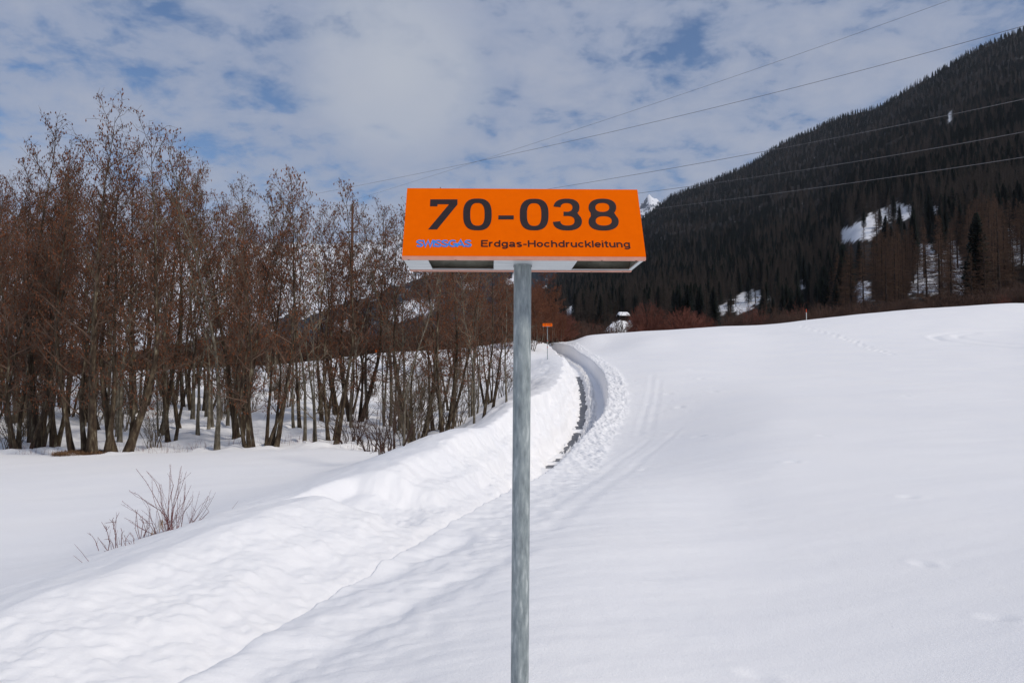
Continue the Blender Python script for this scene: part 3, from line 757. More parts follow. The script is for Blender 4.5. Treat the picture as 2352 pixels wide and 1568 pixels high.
def two_mat(name, cr, cv, ct, mat):
    nq = sum(len(q_) for q_ in cr.q)
    if len(cv): cr.add(cv, None, ct)
    me = cr.mesh(name, [mat, M['catkin']])
    mi = np.zeros(len(me.polygons), np.int32); mi[nq:] = 1; me.polygons.foreach_set('material_index', mi); return me
def make_bare(name_mat, crown_mat, **kw):
    tr, cr, (cv, ct) = bare_tree(**kw)
    root = bpy.data.objects.new('bare_tree', None); link(root)
    obj('trunk', tr.mesh('trunk', M[name_mat]), root)
    obj('crown', two_mat('crown', cr, cv, ct, M[crown_mat]), root)
    return root

def stem_set(seed, n, r, lean, rb):
    g = np.random.default_rng(seed); o = []
    for i in range(n):
        a = 6.283 * i / n + g.uniform(-0.5, 0.5)
        o.append((r * math.cos(a), r * math.sin(a), lean * math.cos(a) * g.uniform(.5, 1.2), lean * math.sin(a) * g.uniform(.5, 1.2), g.uniform(0.72, 1.0), rb * g.uniform(0.6, 1.05)))
    return o
PROTO = {}
PROTO['old1'] = dict(args=('bark', 'twig'), kw=dict(seed=1, H=11.5, stems=[(-.1, 0, -.42, 0.05, 1, .25), (.25, .1, -.16, .1, .93, .18), (.0, .3, .26, .2, .8, .13)], c0=.13, spread=2.2, low=.4))
PROTO['old2'] = dict(args=('bark', 'twig'), kw=dict(seed=2, H=12, stems=[(0, 0, .02, 0, 1, .24), (.35, .05, .22, .0, .92, .16), (-.3, .1, -.24, .0, .86, .15)], c0=.14, spread=2.2, low=.3))
PROTO['vee'] = dict(args=('bark', 'twig'), kw=dict(seed=3, H=11.5, stems=[(-.1, 0, -.28, 0, .96, .2), (.1, .0, .34, 0, 1, .23), (.15, .15, .22, .2, .8, .13)], c0=.14, spread=2.1, low=.3))
PROTO['clump'] = dict(args=('bark', 'twig'), kw=dict(seed=4, H=11, stems=stem_set(4, 6, .32, .36, .12), c0=.16, spread=1.9, dens=.95))
PROTO['tall1'] = dict(args=('grey_bark', 'grey_twig'), kw=dict(seed=5, H=11.5, stems=[(0, 0, .03, 0, 1, .135)], c0=.2, spread=1.95, catk=.75))
PROTO['tall2'] = dict(args=('bark', 'twig'), kw=dict(seed=6, H=11, stems=[(0, 0, -.05, 0, 1, .15), (.25, 0, .1, 0, .9, .11)], c0=.18, spread=1.9, catk=.8))
PROTO['slim1'] = dict(args=('grey_bark', 'grey_twig'), kw=dict(seed=7, H=9.5, stems=[(0, 0, .12, 0, 1, .09)], c0=.2, spread=1.1, catk=.45))
PROTO['slim2'] = dict(args=('grey_bark', 'twig'), kw=dict(seed=8, H=9, stems=[(0, 0, .0, 0, 1, .085), (.12, .1, .1, .05, .8, .06)], c0=.18, spread=1.1, catk=.7))
PROTO['lean'] = dict(args=('bark', 'twig'), kw=dict(seed=9, H=10.5, stems=[(0, 0, .46, 0, 1, .14)], c0=.2, spread=1.5, catk=.7))
PROTO['sapling'] = dict(args=('grey_bark', 'grey_twig'), kw=dict(seed=10, H=6, stems=[(0, 0, .04, 0, 1, .05), (.1, .0, -.1, 0, .8, .035)], c0=.12, spread=.9, catk=.1))
PROTO['redtree'] = dict(args=('grey_bark', 'red_twig'), kw=dict(seed=12, H=9, stems=stem_set(12, 6, .5, .36, .08), c0=.10, spread=2.0, dens=1.1, catk=1.0, twig_r=.009))

def shrub(seed, H, R, n=46, twig_r=0.007, fan=1.0, sub=9, catk=0.0, base=0.35, even=0):
    rng = np.random.default_rng(seed); segs = []; cat = []
    for i in range(n):
        a = rng.uniform(0, 6.283); tilt = fan * math.sqrt(rng.random())
        top = np.array([math.cos(a) * R * math.sin(tilt * 1.35), math.sin(a) * R * math.sin(tilt * 1.35), H * math.cos(tilt * 1.1) * (rng.uniform(0.93, 1.0) if even else rng.uniform(0.75, 1.05))])
        b = np.array([math.cos(a) * base * R * tilt, math.sin(a) * base * R * tilt, -0.3]); m_ = 6; pts = [b]
        for j in range(1, m_ + 1):
            f = j / m_; pts.append(b * (1 - f) + top * f + np.array([top[0], top[1], 0]) * (-0.18 * math.sin(f * 3.14)) + rng.normal(0, 0.02 * H, 3) * (f < 1))
        r0 = twig_r * rng.uniform(2.2, 4.5)
        for j in range(m_):
            segs.append((*pts[j], *pts[j + 1], r0 * (1 - j / m_) + twig_r, r0 * (1 - (j + 1) / m_) + twig_r))
        for j in range(sub):
            f = rng.uniform(0.30, 1.0) ** (.6 if even else 1); i2 = min(f * m_, m_ - .01); k = int(i2); b2 = pts[k] + (pts[k + 1] - pts[k]) * (i2 - k)
            d = unit(unit(pts[k + 1] - pts[k]) + rng.normal(0, 0.5, 3) + UP * .15); l = H * rng.uniform(0.08, 0.24) * (.5 if even else 1)
            e = b2 + d * l; segs.append((*b2, *e, twig_r, twig_r * .6))
            for w in range(3):
                s_ = rng.uniform(.2, 1); b3 = b2 + d * l * s_; d3 = unit(d + rng.normal(0, .6, 3)); e3 = b3 + d3 * l * rng.uniform(.25, .6)
                segs.append((*b3, *e3, twig_r * .8, twig_r * .5))
                if rng.random() < catk: cat.append(e3)
    v, q = frusta(segs, 3); mb = MB(); mb.add(v, q)
    return mb, octa(cat, .08, .018, rng)
def make_shrub(name, mat, **kw):
    mb, (cv, ct) = shrub(**kw); root = bpy.data.objects.new(name, None); link(root)
    obj('branches', two_mat('branches', mb, cv, ct, M[mat]), root)
    return root

built = {}
def place(key, maker, loc, rz, sc, label, cat, group=None):
    if key not in built:
        r = maker(); built[key] = r
        r.location = loc; r.rotation_euler = (0, 0, rz); r.scale = (sc, sc, sc) if not isinstance(sc, tuple) else sc
        r['category'] = cat
    else:
        r = dup(built[key], loc, rz, sc)
    for k in ('label', 'group'):
        if k in r: del r[k]
    r['label'] = label
    if group: r['group'] = group
    return r
def bare(key, loc, rz, sc, label, group=None):
    pr = PROTO[key]
    return place(key, lambda: make_bare(*pr['args'], **pr['kw']), loc, rz, sc, label, 'tree', group)

def beside(u, table):
    """where something stands, told by the landmark nearest to it"""
    k = min(table, key=lambda t: abs(t[0] - u)); return k[1]
WOODMARK = [(-30, 'at the left picture edge'), (60, 'left of the leaning thick alder'), (140, 'beside the leaning thick alder'), (214, 'beside the tallest alder'), (276, 'beside the V shaped alder'), (362, 'right of the V shaped alder'),
            (430, 'left of the grey upright alder'), (500, 'beside the grey upright alder'), (560, 'left of the big dark clump'), (620, 'beside the big dark clump'), (690, 'right of the big dark clump'), (763, 'beside the pale leaning trunk'),
            (830, 'at the snow hump'), (885, 'right of the snow hump'), (940, 'under the left end of the orange sign'), (1020, 'beside the tall twin trunked tree'), (1085, 'half way between sign end and post'), (1150, 'next to the grey post')]
CRESTMARK = [(1300, 'at the end of the ploughed path'), (1360, 'right of the rust coloured alders'), (1430, 'behind the snow capped hut'), (1500, 'near the rounded dark red shrub'), (1570, 'near the lighter rounded red shrub'), (1630, 'right of the red shrubs'),
             (1690, 'below the sloping snow patch'), (1750, 'right of the sloping snow patch'), (1820, 'left of the snow pole'), (1880, 'right of the snow pole'), (1950, 'below the large snow clearing'), (2030, 'at the left end of the larch wood'),
             (2100, 'below the middle of the larch wood'), (2160, 'below the snow seen between larch trunks'), (2230, 'right of the snow between larch trunks'), (2310, 'near the right picture edge'), (2400, 'at the right picture edge')]
FORMARK = [(1200, 'behind the grey post'), (1260, 'behind the rust coloured alders'), (1330, 'above the end of the ploughed path'), (1430, 'behind the snow capped hut'), (1520, 'behind the round red shrubs'), (1600, 'left of the sloping snow patch'), (1690, 'above the sloping snow patch'),
           (1780, 'right of the sloping snow patch'), (1850, 'above the snow pole'), (1920, 'left of the large snow clearing'), (1980, 'below the large snow clearing'), (2040, 'right below the large snow clearing'), (2100, 'left of the snow between larch trunks'),
           (2160, 'by the snow between larch trunks'), (2220, 'right of the snow between larch trunks'), (2280, 'near the right picture edge'), (2340, 'at the right picture edge')]
CAN_H = {}
for k in PROTO: CAN_H[k] = PROTO[k]['kw']['H'] * max(s_[4] for s_ in PROTO[k]['kw']['stems'])
for (u, v, vt, key, rz, lab) in HERO:
    x, d, z = ground_at(u, v)
    h = (P(u, vt, d)[2] + EYE) - z
    sc = h / (CAN_H[key] + .9)
    if key in ('lean',): sc *= 1.03
    bare(key, (x, d, z), rz, (min(sc, 1.25) if key not in ('sapling',) else sc * .9, min(sc, 1.25), sc), lab)
# the wood behind them
g = np.random.default_rng(5)
SIL_U = [-400, 0, 60, 120, 190, 265, 345, 400, 480, 570, 625, 700, 745, 800, 870, 930, 1000, 1040, 1080, 1180, 1240]
SIL_V = [330, 320, 330, 300, 320, 290, 300, 330, 350, 395, 375, 410, 400, 455, 465, 470, 455, 430, 470, 560, 620]
G1 = 'bare trees of the wood behind the front trunks'
LB = ['bare alder standing deep in the wood behind the front row', 'thin bare tree filling the wood behind the front row']
spots = []
for i in range(900):
    if len(spots) >= 82: break
    u = g.uniform(-260, 1200) if i % 3 else g.uniform(-220, 520); d = 33 + 40 * g.random() ** 1.4
    x = (u - 1176) / F * d
    if x > lipx(d) - 5.2: continue
    if any((x - a) ** 2 + (d - b) ** 2 < (1.5 if d < 50 else 2.2) ** 2 for a, b in spots): continue
    spots.append((x, d))
keys = ['tall1', 'tall2', 'slim1', 'slim2', 'clump', 'lean', 'old2', 'slim2', 'slim1', 'sapling']
for i, (x, d) in enumerate(spots):
    u = 1176 + F * x / d; key = keys[g.integers(0, len(keys))]
    if u < 420 and g.random() < .5: key = ['old2', 'clump', 'tall2', 'vee'][g.integers(0, 4)]
    z = gz(x, d); vt = np.interp(u, SIL_U, SIL_V) + g.uniform(0, 105)
    sc = ((P(u, vt, d)[2] + EYE) - z) / (CAN_H[key] + .9)
    if key == 'sapling': sc = g.uniform(.7, 1.2)
    sc = float(np.clip(sc, .45, 1.35))
    bare(key, (x, d, z), g.uniform(0, 6.28), (min(sc, 1.1), min(sc, 1.1), sc), {'old2': 'stout three stemmed alder', 'clump': 'clump of dark alder stems', 'tall1': 'straight grey alder', 'tall2': 'dark twin stemmed alder', 'vee': 'forked dark alder', 'lean': 'leaning dark alder',
                    'slim1': 'thin grey tree', 'slim2': 'thin twin stemmed tree', 'sapling': 'thin grey sapling'}[key] + (' in the second row, ' if d < 43 else ' mid wood, ' if d < 55 else ' far back, ') + beside(u, WOODMARK), G1)
# low saplings and brushwood among the trunks
SH = {}
def bush(key, name, mat, kw, loc, rz, sc, label, cat='bush', group=None):
    return place(key, lambda: make_shrub(name, mat, **kw), loc, rz, sc, label, cat, group)
kw_b1 = dict(seed=21, H=1.6, R=1.1, n=16, twig_r=.005, fan=1.1, sub=9)
kw_b2 = dict(seed=22, H=2.6, R=1.3, n=20, twig_r=.0055, fan=.9, sub=10)
for (u, v, s_, lab) in ((815, 1012, 1.25, 'tangled bush of dark stems left of the dip by the snow bank'), (862, 1030, 1.1, 'low spreading bush in the dip beside the snow bank'),
                        (905, 1040, .9, 'small upright twiggy bush right in the dip by the snow bank'), (990, 990, 1.0, 'sparse bush under the middle of the orange sign')):
    x, d, z = ground_at(u, v, 20); bush('brush', 'bush', 'brown_twig', kw_b1, (x, d, z), g.uniform(0, 6), s_, lab)
G2 = 'brushwood among the trunks'
for i in range(46):
    u = g.uniform(-60, 1180); d = g.uniform(30, 62); x = (u - 1176) / F * d
    if x > lipx(d) - 5.0: continue
    bush('brush2', 'bush', 'grey_twig', kw_b2, (x, d, gz(x, d)), g.uniform(0, 6), g.uniform(.7, 1.5), ('low twiggy bush ' if d < 40 else 'twiggy undergrowth bush farther back ') + 'between the trunks, ' + beside(u, WOODMARK), group=G2)
# reddish alders right of the post, behind the far snow
for (u, vt, d, key, lab) in ((1196, 622, 96, 'redtree', 'red brown alder just behind the grey post'), (1232, 640, 92, 'redtree', 'bushy rust coloured alder rising behind the small orange sign'),
                             (1262, 690, 97, 'redtree', 'lower rust coloured alder right of the small orange sign'), (1150, 640, 104, 'redtree', 'red brown alder left of the grey post beyond the snow'),
                             (1216, 668, 84, 'redtree', 'nearest rust coloured alder between the post and the small sign'), (1248, 665, 101, 'redtree', 'tall rust coloured alder standing farther back than the small sign'),
                             (1286, 722, 103, 'redtree', 'low wide rust coloured alder at the end of the path'), (1176, 660, 90, 'redtree', 'rust coloured alder hidden mostly by the grey post'), (1308, 738, 108, 'redtree', 'lowest of the rust coloured alders, rightmost before the dark forest')):
    x = (u - 1176) / F * d; z = gz(x, d); sc = ((P(u, vt, d)[2] + EYE) - z) / 8.6
    bare(key, (x, d, z), g.uniform(0, 6), (sc * 1.35, sc * 1.35, sc), lab)
kw_r = dict(seed=31, H=5.2, R=3.4, n=190, twig_r=.014, fan=1.2, sub=14, base=.2, even=1)
kw_k = dict(seed=32, H=4.6, R=2.6, n=80, twig_r=.014, fan=.9, sub=12, base=.6)
for (u, vt, d, w, mat, lab) in ((1322, 728, 116, 1.0, 'k', 'brownish round shrub right of the small orange sign'), (1284, 712, 108, .9, 'r', 'rounded rust shrub at the end of the ploughed path'),
                                (1490, 694, 117, .82, 'r', 'rounded dark red shrub right of the snow covered hut'), (1462, 722, 119, .5, 'r', 'small red shrub in front of the hut mound'),
                                (1568, 706, 118, .98, 'r', 'second rounded red shrub, lighter and wider'), (1610, 718, 120, .8, 'r', 'red shrub fading into the brown thicket')):
    x = (u - 1176) / F * d; z = gz(x, d) - .1; sc = ((P(u, vt, d)[2] + EYE) - z) / 5.2
    bush('round' if mat == 'r' else 'thick', 'round_shrub' if mat == 'r' else 'shrub', 'rust_shrub' if mat == 'r' else 'brown_twig', kw_r if mat == 'r' else kw_k, (x, d, z), g.uniform(0, 6), (sc * w, sc * w, sc), lab, 'shrub')
G3 = 'brown shrubs along the top of the snow field'
for i in range(120):
    u = g.uniform(1400, 2420) if i < 96 else g.uniform(1290, 1480); d = g.uniform(122, 165)
    if u < 1480: d = g.uniform(128, 165)
    d = max(d, 183) if 1395 < u < 1462 else d
    vt = np.interp(u, [1290, 1380, 1400, 1455, 1470, 1620, 1660, 1700, 1850, 2000, 2150, 2352, 2450], [742, 742, 760, 760, 745, 742, 718, 708, 700, 690, 676, 652, 648]) + g.uniform(-6, 26)
    x = (u - 1176) / F * d; z = gz(x, d) - .1; sc = ((P(u, vt, d)[2] + EYE) - z) / 4.7
    if sc < .25: continue
    w = float(np.clip(sc, .5, 1.3)) * g.uniform(.9, 1.4)
    k = g.random() < .10
    bush('thick_r' if k else 'thick', 'shrub', 'rust_shrub' if k else 'brown_twig', kw_k, (x, d, z), g.uniform(0, 6), (w, w, sc), ('red brown' if k else 'brown') + (' shrub on the crest, ' if d < 136 else ' shrub behind the crest, ' if d < 150 else ' shrub well behind the crest, ') + beside(u, CRESTMARK), 'shrub', G3)
G4 = 'brown shrubs beyond the far snow edge'
for i in range(70):
    u = g.uniform(-40, 1260); d = g.uniform(101, 130); vt = np.interp(u, [-40, 300, 720, 900, 1000, 1100, 1260], [800, 795, 770, 758, 742, 735, 745]) + g.uniform(-12, 12)
    x = (u - 1176) / F * d; z = gz(x, d) - .1; sc = ((P(u, vt, d)[2] + EYE) - z) / 4.7
    w = float(np.clip(sc, .6, 1.4)) * g.uniform(.9, 1.3)
    bush('thick', 'shrub', 'brown_twig', kw_k, (x, d, z), g.uniform(0, 6), (w, w, max(sc, .4)), 'brown shrub ' + ('on' if d < 112 else 'well beyond') + ' the far snow edge, ' + beside(u, WOODMARK), 'shrub', G4)

for (u, vt, d, lab) in ((1410, 733, 168, 'sparse twiggy bush in front of the snow capped hut, left side'), (1430, 738, 166, 'sparse twiggy bush in front of the snow mound under the hut'),
                        (1448, 722, 170, 'taller sparse bush hiding the right side of the snow capped hut'), (1396, 741, 164, 'low sparse bush left of the snow mound under the hut')):
    x = (u - 1176) / F * d; z = gz(x, d) - .1; sc = ((P(u, vt, d)[2] + EYE) - z) / 2.6
    bush('sparse', 'bush', 'brown_twig', dict(seed=23, H=2.6, R=1.3, n=26, twig_r=.008, fan=.9, sub=10), (x, d, z), g.uniform(0, 6), sc, lab)

# willow shoots sticking out of the near bank, traced stem by stem
def willow(name, lines, d0, label, spread, leaf=()):
    gg = np.random.default_rng(len(lines)); segs = []
    def w(px_, py_, d): 
        p = P(137.8 + px_ * .1855, 1045 + py_ * .1855, d); return np.array([p[0], d, p[2] + EYE])
    xs = [l[0][0] for l in lines]; cx = sum(xs) / len(xs)
    b0 = min(lines, key=lambda l: abs(l[0][0] - cx))[0]
    org = w(*b0, d0); 
    more = [[(a + gg.normal(0, 10) + (gg.normal(0, 32) if i else 0), b_ + (gg.normal(0, 24) if i else 0)) for i, (a, b_) in enumerate(l[:-1])] + [l[-1] * .75] for l in lines if len(lines) > 6 and gg.random() < .6]
    for l in list(lines) + more:
        r0 = l[-1] * .88; pts = l[:-1]
        db = d0 + gg.uniform(-spread * .3, spread * .3) - (pts[0][0] - cx) * 0.0003; dt = db + gg.uniform(-spread, spread)
        n = len(pts); pp = [w(a[0], a[1], db + (dt - db) * i / (n - 1)) - org for i, a in enumerate(pts)]
        pp[0] = pp[0] + (pp[0] - pp[1]) * 0.35 if len(pp) > 1 else pp[0]
        for i in range(n - 1):
            segs.append((*pp[i], *pp[i + 1], r0 * (1 - .55 * i / (n - 1)), r0 * (1 - .55 * (i + 1) / (n - 1))))
            ll = np.linalg.norm(pp[i + 1] - pp[i])
            for k in range(int(ll / .05)):                      # buds
                q_ = pp[i] + (pp[i + 1] - pp[i]) * (k + gg.random()) * .05 / ll
                segs.append((*q_, *(q_ + gg.normal(0, .007, 3) + [0, 0, .006]), r0 * .9, .0006))
    root = empty(name, tuple(org), label, 'shrub')
    v, q = frusta(segs, 5); mb = MB(); mb.add(v, q); obj('stems', mb.mesh('stems', M['willow']), root)
    if leaf:
        mb = MB(); 
        for (lx, ly) in leaf:
            c = w(lx, ly, d0) - org
            for k in range(24):
                a = gg.uniform(0, 6.28); ln = gg.uniform(.05, .14); b_ = c + gg.normal(0, .020, 3); e_ = b_ + np.array([math.cos(a) * .05, math.sin(a) * .05, -ln]); s_ = np.array([-math.sin(a), math.cos(a), 0]) * .0022
                mb.add([b_ - s_ + [0, 0, .02], b_ + s_ + [0, 0, .02], e_ + s_, e_ - s_], [(0, 1, 2, 3)])
        obj('dry_leaves', mb.mesh('dry_leaves', M['leaf']), root)
    return root
B = lambda *a: list(a)
big = [B((1345, 940), (1350, 800), (1255, 660), (1150, 470), (1060, 320), (940, 165), .0055), B((1350, 900), (1265, 690), (1255, 500), (1180, 330), (1070, 195), .0048), B((1340, 940), (1325, 780), (1240, 680), (1080, 590), (970, 490), (865, 448), .005),
       B((1330, 940), (1340, 600), (1355, 420), (1358, 205), .0045), B((1360, 940), (1390, 640), (1370, 400), (1372, 110), .0045), B((1375, 920), (1400, 640), (1460, 400), (1507, 130), .0045), B((1370, 930), (1410, 660), (1470, 460), (1514, 205), .004),
       B((1385, 920), (1400, 660), (1505, 400), (1568, 200), .0045), B((1380, 940), (1440, 690), (1530, 580), (1580, 470), (1625, 370), .004), B((1450, 915), (1480, 760), (1535, 560), (1540, 370), .0038), B((1465, 910), (1500, 760), (1540, 540), (1558, 350), .0035),
       B((1500, 900), (1530, 730), (1580, 600), (1642, 500), .0036), B((1420, 945), (1380, 860), (1330, 770), (1240, 560), (1250, 355), .0036), B((1390, 920), (1540, 700), (1610, 610), (1648, 545), .003),
       B((1280, 965), (1250, 820), (1180, 600), (1145, 470), (1140, 300), .0042), B((1210, 1015), (1150, 870), (1100, 640), (1065, 560), .0036), B((1200, 1000), (1100, 840), (1030, 780), (940, 700), (770, 570), .0045),
       B((1215, 1000), (1130, 970), (1000, 900), (880, 815), (795, 772), .0042), B((1225, 1000), (1190, 880), (1110, 760), (1010, 675), .0032), B((1320, 950), (1290, 700), (1235, 570), .003), B((1310, 950), (1330, 680), (1290, 560), (1255, 360), .003),
       B((1090, 1060), (1105, 880), (1110, 700), (1115, 620), .0035), B((985, 1110), (1010, 960), (1030, 840), (1020, 750), .006), B((1000, 1100), (960, 880), (950, 760), (935, 670), .005), B((1030, 1090), (1040, 1000), (1080, 850), (1050, 780), .004),
       B((985, 1105), (1060, 940), (1110, 880), .0035), B((1160, 1020), (1185, 860), (1200, 680), .003), B((1230, 985), (1215, 800), (1190, 690), .003), B((1450, 915), (1440, 780), (1500, 520), .003), B((1280, 960), (1290, 860), (1400, 790), (1500, 750), .003), B((1340, 930), (1400, 820), (1450, 720), .004)]
cl2 = [B((590, 1218), (615, 1080), (590, 960), (565, 905), (515, 825), .0055), B((575, 930), (600, 900), (618, 870), .003), B((565, 900), (545, 895), .0025), B((575, 905), (585, 870), .0025), B((690, 1190), (690, 1000), (665, 870), (650, 800), (665, 770), .006),
       B((670, 880), (700, 780), (735, 705), .004), B((655, 830), (620, 800), (615, 790), .003), B((690, 900), (700, 760), (698, 705), .003), B((712, 1155), (705, 1040), (690, 920), .004), B((640, 1210), (630, 1100), (610, 1040), (625, 920), .003),
       B((680, 1200), (650, 1080), (600, 1040), (560, 1035), .003), B((595, 1190), (540, 1100), (490, 1045), (470, 1040), .0035), B((765, 1175), (760, 1060), (772, 960), (755, 900), .0055), B((775, 960), (800, 930), .003), B((740, 1080), (725, 1010), .0025),
       B((810, 1150), (815, 1030), (790, 980), .0035), B((815, 1040), (860, 970), (880, 955), .003), B((885, 1130), (850, 1070), (820, 1040), .003), B((925, 1130), (912, 1060), (905, 1000), (865, 950), .0035), B((845, 1165), (865, 1080), .003), B((600, 1200), (560, 1190), (545, 1180), .003)]
sm1 = [B((1610, 870), (1700, 760), (1780, 590), (1830, 505), .0035), B((1615, 870), (1720, 740), (1810, 590), (1836, 500), .003), B((1590, 880), (1640, 760), (1690, 600), (1728, 445), .0035), B((1690, 850), (1780, 720), (1860, 590), (1930, 455), .0036), B((1630, 840), (1640, 720), (1663, 620), .0028),
       B((1610, 860), (1585, 760), (1565, 695), .0026), B((1620, 870), (1720, 820), (1850, 705), .0026), B((1690, 850), (1600, 765), .0025)]
bank_d = 11.0
_m = willow('willow_bush', big, 10.55, 'large clump of thin red brown willow shoots sticking out of the near snow bank', .35, leaf=((1262, 820), (1165, 970)))
willow('willow_bush', cl2, 9.75, 'smaller clump of forked willow stubs left of the large one', .2)
willow('willow_bush', sm1, 11.0, 'few short shoots right of the large willow clump', .2)
willow('twig', [B((355, 1312), (270, 1200), (178, 1098), .003), B((285, 1332), (220, 1280), (162, 1238), .0025)], 9.1, 'two bare twigs poking from the snow at the far left of the bank', .1)
willow('twig', [B((2097, 698), (2150, 640), (2208, 562), .003)], 11.9, 'single lone twig on the bank crest, right of all shoots', .05)
willow('twig', [B((470, 1150), (440, 1060), (400, 1000), (340, 960), .004), B((455, 1100), (470, 1050), .0025), B((380, 980), (365, 955), .0025)], 9.8, 'single bent shoot left of the forked willow stubs', .05)

# brown litter round the foot of the old alders
x0, d0, z0 = ground_at(190, 1043); mb = MB(); gg = np.random.default_rng(3)
for k in range(5200):
    a = gg.uniform(0, 6.28); r = math.sqrt(gg.random()); px_ = x0 + math.cos(a) * r * 1.05; py_ = d0 + .1 + math.sin(a) * r * .8
    zz_ = z0 + .10 * (1 - r) + gg.uniform(-.02, .06) 
    th = gg.uniform(0, 6.28); ln = gg.uniform(.05, .20); up = gg.uniform(-.02, .11); s_ = np.array([-math.sin(th), math.cos(th), 0]) * .008
    b_ = np.array([px_, py_, zz_]); e_ = b_ + np.array([math.cos(th) * ln, math.sin(th) * ln, up])
    mb.add([b_ - s_, b_ + s_, e_ + s_ * .3, e_ - s_ * .3], [(0, 1, 2, 3)])
tag(obj('leaf_litter', mb.mesh('leaf_litter', M['dry'])), 'brown dead grass and leaf litter round the old alder foot', 'grass', kind='stuff')
# dry stalks along the edge of the field
mb = MB(); segs = []
for k in range(420):
    u = gg.uniform(20, 900); v = np.interp(u, [0, 250, 560, 760, 830, 900], [1042, 1042, 1020, 1012, 1030, 1040]) - abs(gg.normal(0, 9)); d, x = hit(u, v, 22); z = gz(x, d)
    h = gg.uniform(.08, .5) * (1 if gg.random() < .3 else .5); e = np.array([x + gg.normal(0, .06), d + gg.normal(0, .06), z + h])
    segs.append((x, d, z - .05, *e, .004, .002))
v, q = frusta(segs, 3); mb.add(v, q)
tag(obj('dry_grass', mb.mesh('dry_grass', M['willow'])), 'thin dry stalks along the edge of the wood', 'grass', kind='stuff')

# ------------------------------------------------------------------ conifers
def spruce(seed, H=18.0, R=2.3, full=1.0):
    rng = np.random.default_rng(seed); tr = MB()
    v, q, t = tube([(0, 0, -1), (0, 0, H * .5), (0, 0, H)], [H * .014, H * .009, .02], 6); tr.add(v, q, t)
    V = []; T = []; n = 0; z = H * .08
    while z < H * .995:
        f = z / H; rr = R * (1 - f) ** .78 * (1 if f > .15 else .75); k = int(7 + 3 * full); a0 = rng.uniform(0, 6.28)
        for i in range(k):
            a = a0 + 6.283 * i / k + rng.normal(0, .15); r = rr * rng.uniform(.7, 1.2) + .12; dr = .34 + .2 * f
            c, s = math.cos(a), math.sin(a); m = max(2, int(r / .45))
            for j in range(m):
                f0, f1 = j / m, (j + 1.25) / m
                w = (.20 + .28 * math.sin(3.14 * min(1, (f0 * .8 + .25)))) * min(1.0, r * .8 + .25)
                p0 = np.array([c * r * f0, s * r * f0, z - dr * r * f0 + .28 * r * f0 * f0]); p1 = np.array([c * r * f1, s * r * f1, z - dr * r * f1 + .28 * r * f1 * f1])
                sv = np.array([-s, c, 0]) * w; dn = np.array([0, 0, -rng.uniform(.15, .38)])
                V += [p0, p1, p0 * .5 + p1 * .5 + sv + dn, p0 * .5 + p1 * .5 - sv + dn]; T += [(n, n + 1, n + 2), (n, n + 3, n + 1)]; n += 4
        z += .26 + .30 * (1 - f) * rng.uniform(.8, 1.2)
    cr = MB(); cr.add(V, None, T); return tr, cr
def larch(seed, H=20.0, R=2.3, tw=.022):
    rng = np.random.default_rng(seed); tr = MB()
    v, q, t = tube([(0, 0, -1), (.1, 0, H * .35), (.05, .05, H * .7), (0, 0, H)], [H * .013, H * .0105, H * .006, .02], 6); tr.add(v, q, t)
    segs = []; z = H * .14
    while z < H * .99:
        f = z / H; rr = R * min(1, (1 - f) * 1.22 + .03) * (.7 + .3 * min(1, f * 3)); k = rng.integers(3, 6)
        for i in range(k):
            a = rng.uniform(0, 6.28); r = rr * rng.uniform(.55, 1.15); c, s = math.cos(a), math.sin(a)
            p = np.array([0, 0, z]); e = np.array([c * r, s * r, z - .10 * r + rng.normal(0, .15)]); tip = e + [c * .25, s * .25, .22]
            segs.append((*p, *e, tw * 1.6, tw)); segs.append((*e, *tip, tw, tw * .5))
            for j in range(int(3 + r * 4.5)):
                g_ = rng.uniform(.2, 1.05); b_ = p + (e - p) * g_; d_ = unit(np.array([c, s, 0]) * .5 + rng.normal(0, .6, 3) + [0, 0, -.15]); ln = rng.uniform(.25, .75) * (1.15 - f * .5)
                segs.append((*b_, *(b_ + d_ * ln), tw * .8, tw * .4))
        z += .30 * rng.uniform(.7, 1.3)
    v, q = frusta(segs, 3); cr = MB(); cr.add(v, q); return tr, cr
def make_conifer(name, fn, mat, **kw):
    tr, cr = fn(**kw); root = bpy.data.objects.new(name, None); link(root)
    obj('trunk', tr.mesh('trunk', M['conifer_bark']), root); obj('crown', cr.mesh('crown', M[mat]), root); return root
M['larch_red'] = noise_mat('larch_red', [(0.35, (0.060, 0.034, 0.023)), (0.65, (0.135, 0.078, 0.050))], scale=0.3, rand=0.2)
CON = {'rlarch1': ('larch_tree', larch, 'larch_red', dict(seed=14, R=3.4)), 'rlarch2': ('larch_tree', larch, 'larch_red', dict(seed=15, R=3.0)), 'rlarch3': ('larch_tree', larch, 'larch_red', dict(seed=16, R=3.8, H=19)), 'spruce1': ('spruce_tree', spruce, 'needle', dict(seed=1, H=18, R=3.2)), 'spruce2': ('spruce_tree', spruce, 'needle', dict(seed=2, H=18, R=2.8)), 'spruce3': ('spruce_tree', spruce, 'needle', dict(seed=3, H=18, R=3.6, full=.6)),
       'larch1': ('larch_tree', larch, 'larch', dict(seed=4, R=3.7)), 'larch2': ('larch_tree', larch, 'larch', dict(seed=5, R=3.2)), 'larch3': ('larch_tree', larch, 'larch', dict(seed=6, R=4.0, H=19))}
g = np.random.default_rng(77)
TREES = []
d = 172.0
